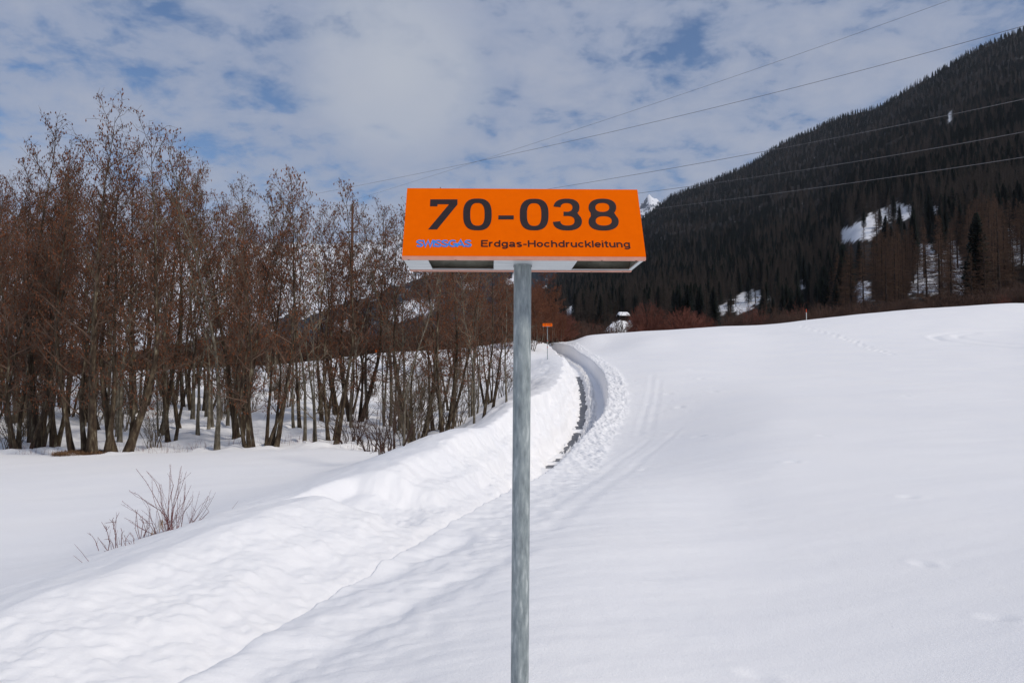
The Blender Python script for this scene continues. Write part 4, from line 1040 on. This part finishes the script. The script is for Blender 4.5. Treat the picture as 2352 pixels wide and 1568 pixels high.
while d < 2750:
    sp_ = min(max(5.8, .0088 * d), 12.0)
    a = -0.02 + g.random() * sp_ / d
    while a < .80:
        aj = a + g.normal(0, .25) * sp_ / d; dj = d + g.normal(0, .3) * sp_
        Dr = np.interp(aj, ra, RD)
        if dj < Dr * 1.02 and dj > (330 - 180 * sstep(.37, .45, aj)) * 1.08 and g.random() < .97:
            TREES.append((aj, dj, g.random(), g.random()))
        a += sp_ / d
    d += sp_
TREES = np.array(TREES); ta, td = TREES[:, 0], TREES[:, 1]
tz = slope_z(ta, td); tx = ta * td
hh = (12.5 + 11 * TREES[:, 2] ** .8)
hh = np.where(td > 1200, 17.0 + (hh - 18) * .4, hh) * np.clip(1.1 - td / 9000, .7, 1.1)
hh = np.where((td < 330) & (ta > .42), hh * 1.12, hh)
keepm = np.ones(len(ta), bool)
tu, tv = proj(tx, td, tz)
for f in (0, .2, .4, .6, .8, .97):
    uu, vv = proj(tx, td, tz + hh * f); hitc = in_clear(uu, vv)
    wpx = 1.6 * (1 - f) * F / td
    for so in (-1, 1): hitc = hitc | in_clear(uu + so * wpx, vv)
    lo = in_poly(uu, vv, CLEAR[3]) | in_poly(uu, vv, CLEAR[4])
    keepm &= ~(hitc & (TREES[:, 3] > np.where(lo, .24, .045)))
tu, _ = proj(tx, td, tz)
lar = .7 * fbm(tx / 90 + 3, td / 120, 3) + .26 * g.normal(0, 1, len(ta))
is_l = lar > .07
is_l |= (td < 720) & (g.random(len(ta)) < .38)
is_l |= (ta > .44) & (td < 330) & (TREES[:, 3] < .93)
is_l |= (ta > .02) & (ta < .40) & (td < 215) & (TREES[:, 3] < .35)
idx = np.where(keepm & (tu > 1180) & (tu < 2420))[0]; idx = idx[np.argsort(td[idx])]
single = idx[:290]; rest = np.where(keepm & ~np.isin(np.arange(len(ta)), single))[0]
GL, GS = 'bare larches at the foot of the mountain', 'dark spruces at the foot of the mountain'
for i in single:
    k = (('rlarch%d' if (ta[i] > .40 and td[i] < 420) else 'larch%d') if is_l[i] else 'spruce%d') % g.integers(1, 4); nm, fn, mt, kw = CON[k]; s_ = hh[i] / kw.get('H', 20.0)
    place(k, lambda: make_conifer(nm, fn, mt, **kw), (tx[i], td[i], tz[i] + EYE), g.uniform(0, 6.28), (s_ * g.uniform(.9, 1.15), s_ * g.uniform(.9, 1.15), s_),
          ('tall ' if hh[i] > 19 else 'short ' if hh[i] < 15 else '') + ('brown larch' if is_l[i] else 'dark spruce') + (' in the front row' if td[i] < 260 else ' low on the slope' if td[i] < 380 else ' farther up the slope') + ', ' + beside(tu[i], FORMARK), 'tree', GL if is_l[i] else GS)

def forest(name, label, ids, keys):
    me = bpy.data.meshes.new(name); n = len(ids)
    me.vertices.add(n); co = np.stack([tx[ids], td[ids], tz[ids] + EYE], -1).astype(np.float32); me.vertices.foreach_set('co', co.ravel())
    a_ = me.attributes.new('sc', 'FLOAT', 'POINT'); a_.data.foreach_set('value', (hh[ids] / 19.0).astype(np.float32))
    o = obj(name, me); tag(o, label, 'forest', kind='stuff')
    ng = bpy.data.node_groups.new(name, 'GeometryNodeTree')
    ng.interface.new_socket('Geometry', in_out='INPUT', socket_type='NodeSocketGeometry'); ng.interface.new_socket('Geometry', in_out='OUTPUT', socket_type='NodeSocketGeometry')
    gi = ng.nodes.new('NodeGroupInput'); go = ng.nodes.new('NodeGroupOutput'); jn = ng.nodes.new('GeometryNodeJoinGeometry')
    for k in reversed(keys):
        j2 = ng.nodes.new('GeometryNodeJoinGeometry')
        for ch in built[k].children:
            oi = ng.nodes.new('GeometryNodeObjectInfo'); oi.inputs['Object'].default_value = ch; oi.transform_space = 'ORIGINAL'; ng.links.new(oi.outputs['Geometry'], j2.inputs[0])
        gt = ng.nodes.new('GeometryNodeGeometryToInstance'); ng.links.new(j2.outputs[0], gt.inputs[0]); ng.links.new(gt.outputs[0], jn.inputs[0])
    ip = ng.nodes.new('GeometryNodeInstanceOnPoints'); ng.links.new(gi.outputs[0], ip.inputs['Points']); ng.links.new(jn.outputs[0], ip.inputs['Instance'])
    ip.inputs['Pick Instance'].default_value = True
    ri = ng.nodes.new('FunctionNodeRandomValue'); ri.data_type = 'INT'; ri.inputs[4].default_value = 0; ri.inputs[5].default_value = len(keys) - 1; ng.links.new(ri.outputs[2], ip.inputs['Instance Index'])
    rr = ng.nodes.new('FunctionNodeRandomValue'); rr.data_type = 'FLOAT_VECTOR'; rr.inputs[0].default_value = (0, 0, 0); rr.inputs[1].default_value = (.04, .04, 6.28); rr.inputs['Seed'].default_value = 3; ng.links.new(rr.outputs[0], ip.inputs['Rotation'])
    na = ng.nodes.new('GeometryNodeInputNamedAttribute'); na.data_type = 'FLOAT'; na.inputs['Name'].default_value = 'sc'; ng.links.new(na.outputs[0], ip.inputs['Scale'])
    ng.links.new(ip.outputs[0], go.inputs[0])
    md = o.modifiers.new('forest', 'NODES'); md.node_group = ng
    return o
forest('spruce_forest', 'dark spruce forest covering the mountainside', rest[~is_l[rest]], ['spruce1', 'spruce2', 'spruce3'])
forest('larch_forest', 'brown leafless larches mixed through the mountain forest', rest[is_l[rest]], ['larch1', 'larch2', 'larch3'])

# ------------------------------------------------------------------ the sign
def text_mesh(s, size, bold=0.0, spacing=1.0, extrude=0.0):
    cu = bpy.data.curves.new('t', 'FONT'); cu.body = s; cu.size = size; cu.offset = bold; cu.space_character = spacing; cu.extrude = extrude; cu.resolution_u = 6
    ob = bpy.data.objects.new('t', cu); C.collection.objects.link(ob); bpy.context.view_layer.update()
    me = bpy.data.meshes.new_from_object(ob.evaluated_get(bpy.context.evaluated_depsgraph_get())); bpy.data.objects.remove(ob); return me
def outline_mesh(loops, extrude):
    cu = bpy.data.curves.new('t', 'CURVE'); cu.dimensions = '2D'; cu.fill_mode = 'BOTH'; cu.extrude = extrude
    for lp in loops:
        sp = cu.splines.new('POLY'); sp.points.add(len(lp) - 1); sp.use_cyclic_u = True
        for p, (x, y) in zip(sp.points, lp): p.co = (x, y, 0, 1)
    ob = bpy.data.objects.new('t', cu); C.collection.objects.link(ob); bpy.context.view_layer.update()
    me = bpy.data.meshes.new_from_object(ob.evaluated_get(bpy.context.evaluated_depsgraph_get())); bpy.data.objects.remove(ob); return me

YC_, HB = 2.73, 0.145
SX = 0.037
zb = P(1204, 588.5, YC_ - HB)[2] + EYE; zt = P(1198, 433, YC_)[2] + EYE
SW = 0.798; SH_ = zt - zb; SL = math.hypot(HB, SH_)
YAW = rad(1.5)
sign_rot = Matrix.Rotation(YAW, 4, 'Z')
def panel_matrix(side=-1):
    # local x along the sign, local y up the panel, local z outward
    up = Vector((0, HB * (-side) * 1.0, SH_)).normalized() if side < 0 else Vector((0, -HB, SH_)).normalized()
    xx = Vector((1, 0, 0)) if side < 0 else Vector((-1, 0, 0)); nn = xx.cross(up)
    o = Vector((0, side * HB, 0)); m_ = Matrix((xx, up, nn)).transposed().to_4x4(); m_.translation = o; return m_
PM = panel_matrix(-1)
WM = Matrix.Translation((SX, YC_, zb)) @ sign_rot @ PM; WMi = WM.inverted()
def on_panel(px_, py_):
    """pixel of the enlarged sign picture -> metres on the front panel"""
    u, v = (1560 + px_ * .4592) * .57422, (700 + py_ * .4592) * .57422
    r = Vector(ray(u, v)); o = Vector((0, 0, EYE)); a_ = WMi @ o; b_ = (WMi.to_3x3() @ r); t = -a_.z / b_.z; q_ = a_ + b_ * t; return q_.x, q_.y
def arc(cx, cy, rx, ry, a0, a1, n=16, p=2.0):
    o = []
    for i in range(n + 1):
        a = rad(a0 + (a1 - a0) * i / n); c, s = math.cos(a), math.sin(a)
        o.append((cx + rx * math.copysign(abs(c) ** (2 / p), c), cy - ry * math.copysign(abs(s) ** (2 / p), s)))
    return o
def ring(cx, cy, rx, ry, p=2.6, n=48): return arc(cx, cy, rx, ry, 0, 360 - 360 / n, n - 1, p)
G7 = [[(352, 214), (588, 214), (588, 258), (410, 475), (332, 475), (515, 256), (415, 256), (413, 274), (349, 274)]]
G0 = [ring(762, 345, 124, 138, 2.7), ring(762, 344, 63, 99, 2.7)]
GD = [[(945, 354), (1078, 354), (1078, 388), (944, 388)]]
G0b = [ring(1256, 346, 125, 137, 2.7), ring(1256, 346, 63, 99, 2.7)]
G8 = [arc(1850, 284, 120, 76, -34, 214, 30, 2.3) + arc(1861, 408, 131, 77, 146, 394, 34, 2.3), ring(1850, 284, 61, 39, 2.3), ring(1862, 401, 70, 41, 2.3)]
G3 = [arc(1538, 284, 113, 76, 176, -36, 24, 2.3) + arc(1546, 406, 126, 78, 35, -178, 28, 2.3) + [(1488, 403)] + arc(1546, 402, 62, 40, 182, 360, 16, 2.3) + arc(1550, 398, 58, 40, 0, 90, 8, 2.2) + [(1512, 358), (1512, 321)] + arc(1540, 284, 50, 38, -90, 0, 8, 2.2) + arc(1538, 284, 52, 38, 0, 178, 14, 2.3)]
def place_loops(loops): return [[on_panel(*p) for p in lp] for lp in loops]

def make_sign(name, with_text=True):
    """origin: middle of the sign, at its lower edge"""
    root = bpy.data.objects.new(name, None)
    W2 = SW / 2; th = .003; PMb = panel_matrix(1)
    fr = bpy.data.objects.new('sign_head', None)
    parts = {}
    def sheet(mat4, nm, matl):
        mb = MB(); mb.box(-W2, W2, 0, SL - .002, -th, 0); me = mb.mesh(nm, matl, False); me.transform(mat4); return me
    parts['front_panel'] = sheet(PM, 'front_panel', M['orange']); parts['back_panel'] = sheet(PMb, 'back_panel', M['orange'])
    mb = MB()                                                     # end triangles
    for s in (-1, 1):
        x0, x1 = (W2 - .004, W2 - .001) if s > 0 else (-W2 + .001, -W2 + .004)
        v = [(x, y, z) for x in (x0, x1) for (y, z) in ((-HB + .006, .003), (HB - .006, .003), (0, SH_ - .012))]
        mb.add(v, [(0, 1, 4, 3), (1, 2, 5, 4), (2, 0, 3, 5)], [(0, 2, 1), (3, 4, 5)])
    parts['end_cap'] = mb.mesh('end_cap', M['orange'], False)
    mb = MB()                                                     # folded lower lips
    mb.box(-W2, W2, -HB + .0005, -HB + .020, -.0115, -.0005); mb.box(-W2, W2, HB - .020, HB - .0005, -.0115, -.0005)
    parts['lower_lip'] = mb.mesh('lower_lip', M['lit_flange'], False)
    mb = MB()                                                     # zinc plate with two openings
    z0, z1 = -.008, -.004; yi0, yi1 = -HB + .0205, HB - .0205
    xs = [-W2 + .001, -.318, -.100, .178, .385, W2 - .001]; ya_, yb_ = yi0 + .010, yi1 - .014
    for x0, x1 in ((xs[0], xs[1]), (xs[2], xs[3]), (xs[4], xs[5])): mb.box(x0, x1, yi0, yi1, z0, z1)
    for x0, x1 in ((xs[1], xs[2]), (xs[3], xs[4])): mb.box(x0, x1, yi0, ya_, z0, z1); mb.box(x0, x1, yb_, yi1, z0, z1)
    parts['base_plate'] = mb.mesh('base_plate', M['zinc'], False)
    mb = MB()
    for sgn, A_ in ((-1, PM), (1, PMb)):
        m2 = MB(); m2.box(-W2 + .006, W2 - .006, .004, SL - .01, -th - .003, -th - .001); me = m2.mesh('x', None, False); me.transform(A_)
        vv = np.empty(len(me.vertices) * 3); me.vertices.foreach_get('co', vv); mb.add(vv.reshape(-1, 3), [tuple(p.vertices) for p in me.polygons])
    for x in (-W2 + .006, W2 - .0072):
        v = [(xx_, y, z) for xx_ in (x, x + .0012) for (y, z) in ((-HB + .016, .004), (HB - .016, .004), (0, SH_ - .026))]
        mb.add(v, [(0, 1, 4, 3), (1, 2, 5, 4), (2, 0, 3, 5)], [(0, 2, 1), (3, 4, 5)])
    parts['lining'] = mb.mesh('lining', M['inside'], False)
    return root, parts
root_s, parts = make_sign('marker_sign')
link(root_s); root_s.location = (SX, YC_, zb); root_s.rotation_euler = (0, 0, YAW)
tag(root_s, 'large orange roof shaped pipeline marker on a galvanised post in the foreground', 'sign')
for nm, me in parts.items(): obj(nm, me, root_s)
for k, x in enumerate((-.378, -.225, .255, .368)):
    for s in (-1, 1):
        mb = MB(); v, q, t = tube([(x, s * (HB - .008), -.0118), (x, s * (HB - .008), -.0135)], [.0035, .003], 8); mb.add(v, q, t); obj('screw', mb.mesh('screw', M['screw'], False), root_s)
# post, a hair out of plumb
LEAN = rad(.45)
gzp = gz(SX, YC_)
def tilt(x, y, z): return (x - math.tan(LEAN) * (-z), y, z)
mb = MB(); zl = gzp - zb - .4; prof_z = np.linspace(zl, -.0085, 12)
v, q, t = tube([tilt(0, 0, z) for z in prof_z], [.0302] * 12, 40, cap=False); mb.add(v, q)
post = obj('post', mb.mesh('post', M['galv']), root_s)
mb = MB(); v, q, t = tube([(0, 0, -.0135), (0, 0, -.0088)], [.0325, .0325], 40, cap=False); mb.add(v, q); obj('collar', mb.mesh('collar', M['galv']), root_s)
# printing
def put(me, mat, z, nm, parent=root_s, T=None):
    me.transform(PM @ Matrix.Translation((0, 0, z)) @ (T or Matrix.Identity(4)))
    me.materials.clear(); me.materials.append(mat)
    for p in me.polygons: p.material_index = 0; p.use_smooth = False
    return obj(nm, me, parent)
glyph = []
for nm, lp in (('7', G7), ('0', G0), ('-', GD), ('0', G0b), ('3', G3), ('8', G8)):
    me = outline_mesh(place_loops(lp), .0003); put(me, M['ink'], .0006, 'numeral')
def EL(cx, cy, rx, ry, a0, a1, n=18):
    return [(cx + rx * math.cos(rad(a0 + (a1 - a0) * i / n)), cy + ry * math.sin(rad(a0 + (a1 - a0) * i / n))) for i in range(n + 1)]
_b = EL(.345, .37, .26, .285, 0, 360, 28)
_arch = EL(.33, .40, .245, .255, 180, 0)
STROKES = {'E': (.74, [[(.085, 0), (.085, 1)], [(.1, .08), (.74, .08)], [(.1, .52), (.68, .52)], [(.1, .92), (.73, .92)]]),
 'H': (.84, [[(.085, 0), (.085, 1)], [(.755, 0), (.755, 1)], [(.1, .52), (.74, .52)]]),
 'r': (.44, [[(.085, 0), (.085, .74)], EL(.36, .39, .26, .265, 165, 80, 8)]),
 'd': (.70, [_b, [(.605, 0), (.605, 1)]]), 'o': (.69, [_b]),
 'g': (.70, [_b, [(.605, .74), (.605, -.03)] + EL(.345, -.03, .26, .165, 0, -160, 12)]),
 'a': (.69, [EL(.33, .485, .235, .175, 160, 0, 12) + [(.565, .12), (.62, .06), (.68, .05)], EL(.32, .21, .235, .135, 0, 360, 22)]),
 's': (.62, [EL(.31, .535, .215, .125, 20, 262, 14) + EL(.315, .205, .225, .13, 82, -162, 14)]),
 'e': (.69, [EL(.345, .37, .26, .285, 0, 318, 24), [(.09, .37), (.66, .37)]]),
 'c': (.66, [EL(.345, .37, .26, .285, 38, 322, 22)]),
 'h': (.67, [[(.085, 0), (.085, 1)], _arch + [(.575, 0)]]), 'n': (.67, [[(.085, 0), (.085, .74)], _arch + [(.575, 0)]]),
 'u': (.67, [[(.085, .74)] + EL(.33, .34, .245, .255, 180, 360), [(.585, 0), (.585, .74)]]),
 'k': (.66, [[(.085, 0), (.085, 1)], [(.12, .28), (.60, .74)], [(.29, .44), (.62, 0)]]),
 'l': (.17, [[(.085, 0), (.085, 1)]]), 'i': (.17, [[(.085, 0), (.085, .74)], [(.085, .86), (.085, 1)]]),
 't': (.42, [[(.20, .95), (.20, .2), (.23, .11), (.30, .08), (.42, .08)], [(0, .67), (.41, .67)]]),
 '-': (.42, [[(.03, .38), (.39, .38)]]),
 'S': (.72, [EL(.36, .73, .28, .185, 15, 262, 16) + EL(.365, .265, .29, .185, 82, -165, 16)]),
 'W': (1.0, [[(.05, 1), (.28, .06), (.50, .92), (.72, .06), (.95, 1)]]), 'I': (.2, [[(.1, 0), (.1, 1)]]),
 'G': (.82, [EL(.41, .5, .34, .42, 42, 345, 26), [(.44, .46), (.76, .46), (.76, .04)]]), 'A': (.86, [[(.06, 0), (.43, .94), (.80, 0)], [(.2, .30), (.66, .30)]])}
def glyph_mesh(ch, x0, y0, sx, sy, w, nm, mat, z, vz=.000022):
    """one letter from broad pen strokes, at x0, y0 on the panel"""
    mb = MB()
    for k, st in enumerate(STROKES[ch][1]):
        p = np.array([(x0 + a * sx, y0 + b_ * sy) for a, b_ in st]); closed = np.hypot(*(p[0] - p[-1])) < 1e-6
        n = len(p); L_ = []; R_ = []
        for i in range(n):
            a_ = p[(i - 1) % (n - 1)] if closed else p[max(i - 1, 0)]; c_ = p[(i + 1) % (n - 1)] if closed else p[min(i + 1, n - 1)]
            d0 = unit(p[i] - a_) if (closed or i > 0) else unit(c_ - p[i]); d1 = unit(c_ - p[i]) if (closed or i < n - 1) else d0
            t = unit(d0 + d1); nn = np.array([-t[1], t[0]]); m_ = 1 / max(.5, float(np.dot(nn, np.array([-d0[1], d0[0]]))))
            L_.append(p[i] + nn * w / 2 * m_); R_.append(p[i] - nn * w / 2 * m_)
        zz = k * vz; V = [(*q_, zz) for q_ in L_] + [(*q_, zz) for q_ in R_]
        mb.add(V, [(i, i + n, i + n + 1, i + 1) for i in range(n - 1)])
    me = mb.mesh(nm, mat, False)
    return put(me, mat, z, nm)
def write(sx0, sx1, ycap, ybase, text, mat, z, nm, gap, w):
    a = on_panel(sx0, ybase); b_ = on_panel(sx1, ybase); c = on_panel(sx0, ycap); H_ = c[1] - a[1]
    tot = sum(STROKES[ch][0] for ch in text) + gap * (len(text) - 1); sx = (b_[0] - a[0]) / tot; x = a[0]
    for ch in text:
        glyph_mesh(ch, x, a[1], sx, H_, w * H_, nm, mat, z); x += (STROKES[ch][0] + gap) * sx
write(793, 2093, 568, 626, 'Erdgas-Hochdruckleitung', M['small_ink'], .0006, 'letter', .10, .195)
for i, (ch, (a0, a1)) in enumerate(zip('SWISSGAS', [(228, 285), (281, 377), (374, 389), (388, 446), (447, 506), (508, 584), (576, 652), (650, 708)])):
    a = on_panel(a0, 627); b_ = on_panel(a1, 627); c = on_panel(a0, 567); H_ = c[1] - a[1]; sx = (b_[0] - a[0]) / STROKES[ch][0]
    g1 = glyph_mesh(ch, a[0], a[1], sx, H_, .235 * H_, 'letter_outline', M['halo'], .0004 + i * .00005)
    glyph_mesh(ch, a[0], a[1], sx, H_, .155 * H_, 'letter', M['blue_ink'], .0012 + i * .00005)

# the same kind of marker far up the path
x2 = (1257.5 - 1176) / F * 66.0; y2 = 66.0; g2 = gz(x2, y2); zb2 = P(1257, 749.5, y2)[2] + EYE
r2, parts2 = bpy.data.objects.new('marker_sign', None), parts
link(r2); r2.location = (x2, y2, zb2); r2.rotation_euler = (0, 0, rad(2)); tag(r2, 'small distant orange pipeline marker in front of the rust coloured alders', 'sign')
for nm in ('front_panel', 'back_panel', 'end_cap', 'base_plate'): obj(nm, parts2[nm], r2)
mb = MB(); zg = g2 - zb2 - .3; v, q, t = tube([(0, 0, zg), (0, 0, -.009)], [.03, .03], 12, cap=False); mb.add(v, q); obj('post', mb.mesh('post', M['galv']), r2)
mb = MB()
for f in (.42, .62): v, q, t = tube([(0, 0, -f * (zb2 - g2) - .08), (0, 0, -f * (zb2 - g2) + .02)], [.034, .034], 12, cap=False); mb.add(v, q)
obj('band', mb.mesh('band', M['red_paint']), r2)
for o_ in [c for c in root_s.children if c.name.startswith('numeral')]:
    obj(o_.name.split('.')[0], o_.data, r2)

# snow pole on the crest, orange stake beyond the wood
def stake(u, vb, vt, d, r, label, top, frac, rootname='marker_pole'):
    x = (u - 1176) / F * d; z0 = gz(x, d); h = P(u, vt, d)[2] + EYE - z0
    rt = empty(rootname, (x, d, z0), label, 'pole')
    mb = MB(); v, q, t = tube([(0, 0, -.3), (0, 0, h * (1 - frac))], [r, r], 10, cap=False); mb.add(v, q); obj('shaft', mb.mesh('shaft', M['white_paint']), rt)
    mb = MB(); v, q, t = tube([(0, 0, h * (1 - frac)), (0, 0, h)], [r * 1.02, r * 1.02], 10); mb.add(v, q, t); obj('coloured_tip', mb.mesh('coloured_tip', M[top]), rt)
stake(1854, 738, 710, 104, .045, 'white snow pole with a red tip on the crest of the field', 'red_paint', .3)
stake(863.5, 812, 803, 87.5, .10, 'tiny orange tipped stake at the far snow edge behind the wood', 'orange', .75)

# power lines
def wire(pts, label, r=.022):
    pp = []
    for (u, v, d) in pts: p = P(u, v, d); pp.append(np.array([p[0], d, p[2] + EYE]))
    # smooth through the given points by their inverse depth, where a straight wire stays straight
    out = []
    for i in range(len(pp) - 1):
        for k in range(12):
            out.append(pp[i] + (pp[i + 1] - pp[i]) * k / 12)
    out.append(pp[-1]); c = out[len(out) // 2]
    o = np.array(out); 
    v, q, t = tube(o - c, [r] * len(o), 6, cap=False); mb = MB(); mb.add(v, q)
    ob = obj('power_line', mb.mesh('power_line', M['wire'])); ob.location = c; tag(ob, label, 'cable', 'power lines crossing the sky')
def line_fit(ctrl, d0, d1):
    """pixel curve (u, v) sampled; depth so that 1/d runs linearly along u"""
    cu_ = np.array(ctrl, float); us = np.linspace(cu_[0, 0], cu_[-1, 0], 26)
    x_ = cu_[:, 0]; co = np.polyfit(x_, cu_[:, 1], 2 if len(x_) > 2 else 1); vs = np.polyval(co, us)
    inv = np.linspace(1 / d0, 1 / d1, 26); return [(u, v, 1 / i) for u, v, i in zip(us, vs, inv)]
wire(line_fit([(2300, -42), (2184, 0), (1723, 160), (1400, 276), (1071, 379), (936, 422), (806, 461)], 75, 190), 'uppermost thin power line running off the top of the photo', .019)
wire(line_fit([(2420, 42), (2349, 59), (1723, 226), (1550, 269), (1071, 379), (778, 435), (700, 449)], 70, 200), 'power line crossing the uppermost one left of the sign top', .026)
wire(line_fit([(2420, 213), (2352, 228), (1723, 353), (1290, 431), (925, 485), (873, 493)], 70, 190), 'power line that disappears behind the top edge of the sign', .026)
wire(line_fit([(2420, 290), (2352, 303), (1723, 409), (1480, 442), (1200, 476)], 70, 150), 'power line meeting the upper right corner of the sign', .026)
wire(line_fit([(2420, 350), (2352, 361), (1723, 452), (1475, 483), (1200, 515)], 70, 150), 'lowest power line, running into the right side of the sign', .026)
# the wooden pole that carries them behind the trees
x = (806 - 1176) / F * 120; z0 = gz(x, 120); ztop = P(806, 470, 120)[2] + EYE
pr = empty('utility_pole', (x, 120, z0), 'brown wooden power pole showing among the tree tops left of the sign', 'pole')
mb = MB(); v, q, t = tube([(0, 0, -.5), (0, 0, (ztop - z0) * .5), (0, 0, ztop - z0)], [.26, .22, .17], 12); mb.add(v, q, t); obj('shaft', mb.mesh('shaft', M['pole_wood']), pr)
mb = MB(); mb.box(-.9, .9, -.12, .12, -.12 + P(806, 533, 120)[2] + EYE - z0, .12 + P(806, 533, 120)[2] + EYE - z0); obj('crossarm', mb.mesh('crossarm', M['pole_wood'], False), pr)
mb = MB(); v, q, t = tube([(-.3, 0, ztop - z0 - .9), (-.2, 0, ztop - z0 - .2), (.2, 0, ztop - z0 + .15), (1.0, 0, ztop - z0 + .3)], [.16, .13, .10, .06], 8); mb.add(v, q, t); obj('insulator_arm', mb.mesh('insulator_arm', M['galv']), pr)

# huts under snow
def hut(x, d, z, w, dp, h, snow, label, rz, mound=True):
    rt = empty('wooden_hut', (x, d, z), label, 'hut', rz=rz)
    mb = MB(); mb.box(-w / 2, w / 2, -dp / 2, dp / 2, -.8, h); obj('wall', mb.mesh('wall', M['wood'], False), rt)
    mb = MB(); e = .35
    prof_ = [(-dp / 2 - e, h - .05), (0, h + dp * .22), (dp / 2 + e, h - .05), (dp / 2 + e, h + .05), (0, h + dp * .22 + .1), (-dp / 2 - e, h + .05)]
    v = [(sx * (w / 2 + e), a, b_) for sx in (-1, 1) for a, b_ in prof_]; mb.add(v, [(i, (i + 1) % 6, (i + 1) % 6 + 6, i + 6) for i in range(6)] + [(0, 5, 4, 1), (1, 4, 3, 2), (6, 7, 10, 11), (7, 8, 9, 10)])
    rf = obj('roof', mb.mesh('roof', M['wood'], False), rt)
    if snow:
        a = np.linspace(-1, 1, 28); bb = np.linspace(-1, 1, 22); BB, AA = np.meshgrid(bb, a, indexing='ij')
        X_ = AA * (w / 2 + e + .12); Y_ = BB * (dp / 2 + e + .12)
        top = h + .1 + dp * .22 * (1 - np.abs(BB)) + snow * (1 - np.maximum(np.abs(AA), np.abs(BB)) ** 8) + .06 * fbm(X_, Y_, 3) - .03
        mb = MB(); mb.add(np.stack([X_, Y_, top], -1).reshape(-1, 3), grid_faces(22, 28).reshape(-1, 4)); obj('snow_cover', mb.mesh('snow_cover', M['snow']), rf)
    return rt
dh = 178; xh = (1432 - 1176) / F * dh; zh = P(1432, 738, dh)[2] + EYE
hut(xh, dh, zh, 1.6, 2.2, 1.1, .5, 'small hut under a thick cap of snow beyond the crest', .1)
R_ = 4.0; n_ = 40; th_ = np.linspace(0, 2 * np.pi, n_); rr_ = np.linspace(0, 1, 18); RR, TH = np.meshgrid(rr_, th_, indexing='ij')
mx = RR * np.cos(TH) * 4.6; my = RR * np.sin(TH) * 3.2; mz = 3.2 * (1 - RR ** 1.8) + .3 * fbm(mx / 1.5 + 9, my / 1.5, 3) * (1 - RR) - 3.1
mb = MB(); mb.add(np.stack([mx, my, mz], -1).reshape(-1, 3), grid_faces(18, n_).reshape(-1, 4)); o = obj('snow_mound', mb.mesh('snow_mound', M['snow'])); o.location = (xh - .9, dh - 3.6, zh - .15); tag(o, 'rounded mound of snow below the snow capped hut', 'snow mound')
_d = np.linspace(200, 900, 400); _a = (1681 - 1176) / F
dh = float(_d[int(np.argmax(slope_z(np.full(400, _a), _d) / _d > (P(1681, 701, 1.0)[2])))]); xh = _a * dh; print('hut at', dh)
hut(xh, dh, P(1681, 700, dh)[2] + EYE, 3.8, 3.0, 2.4, .0, 'tiny dark hut on the sloping snow patch at the forest edge', .3)

# ------------------------------------------------------------------ the air
m = bpy.data.materials.new('haze'); m.use_nodes = True; nt = m.node_tree; nt.nodes.clear()
o_ = N(nt, 'ShaderNodeOutputMaterial'); pv_ = N(nt, 'ShaderNodeVolumePrincipled'); pv_.inputs['Density'].default_value = 3.0e-5; pv_.inputs['Color'].default_value = (0.80, 0.88, 1.0, 1); pv_.inputs['Anisotropy'].default_value = .2
L(nt, pv_.outputs[0], o_.inputs['Volume'])
mb = MB(); mb.box(-9000, 9000, -400, 10500, -60, 2100)
HAZE = True
if HAZE: tag(obj('haze', mb.mesh('haze', m, False)), 'thin blue air between the viewer and the mountains', 'haze', kind='stuff')
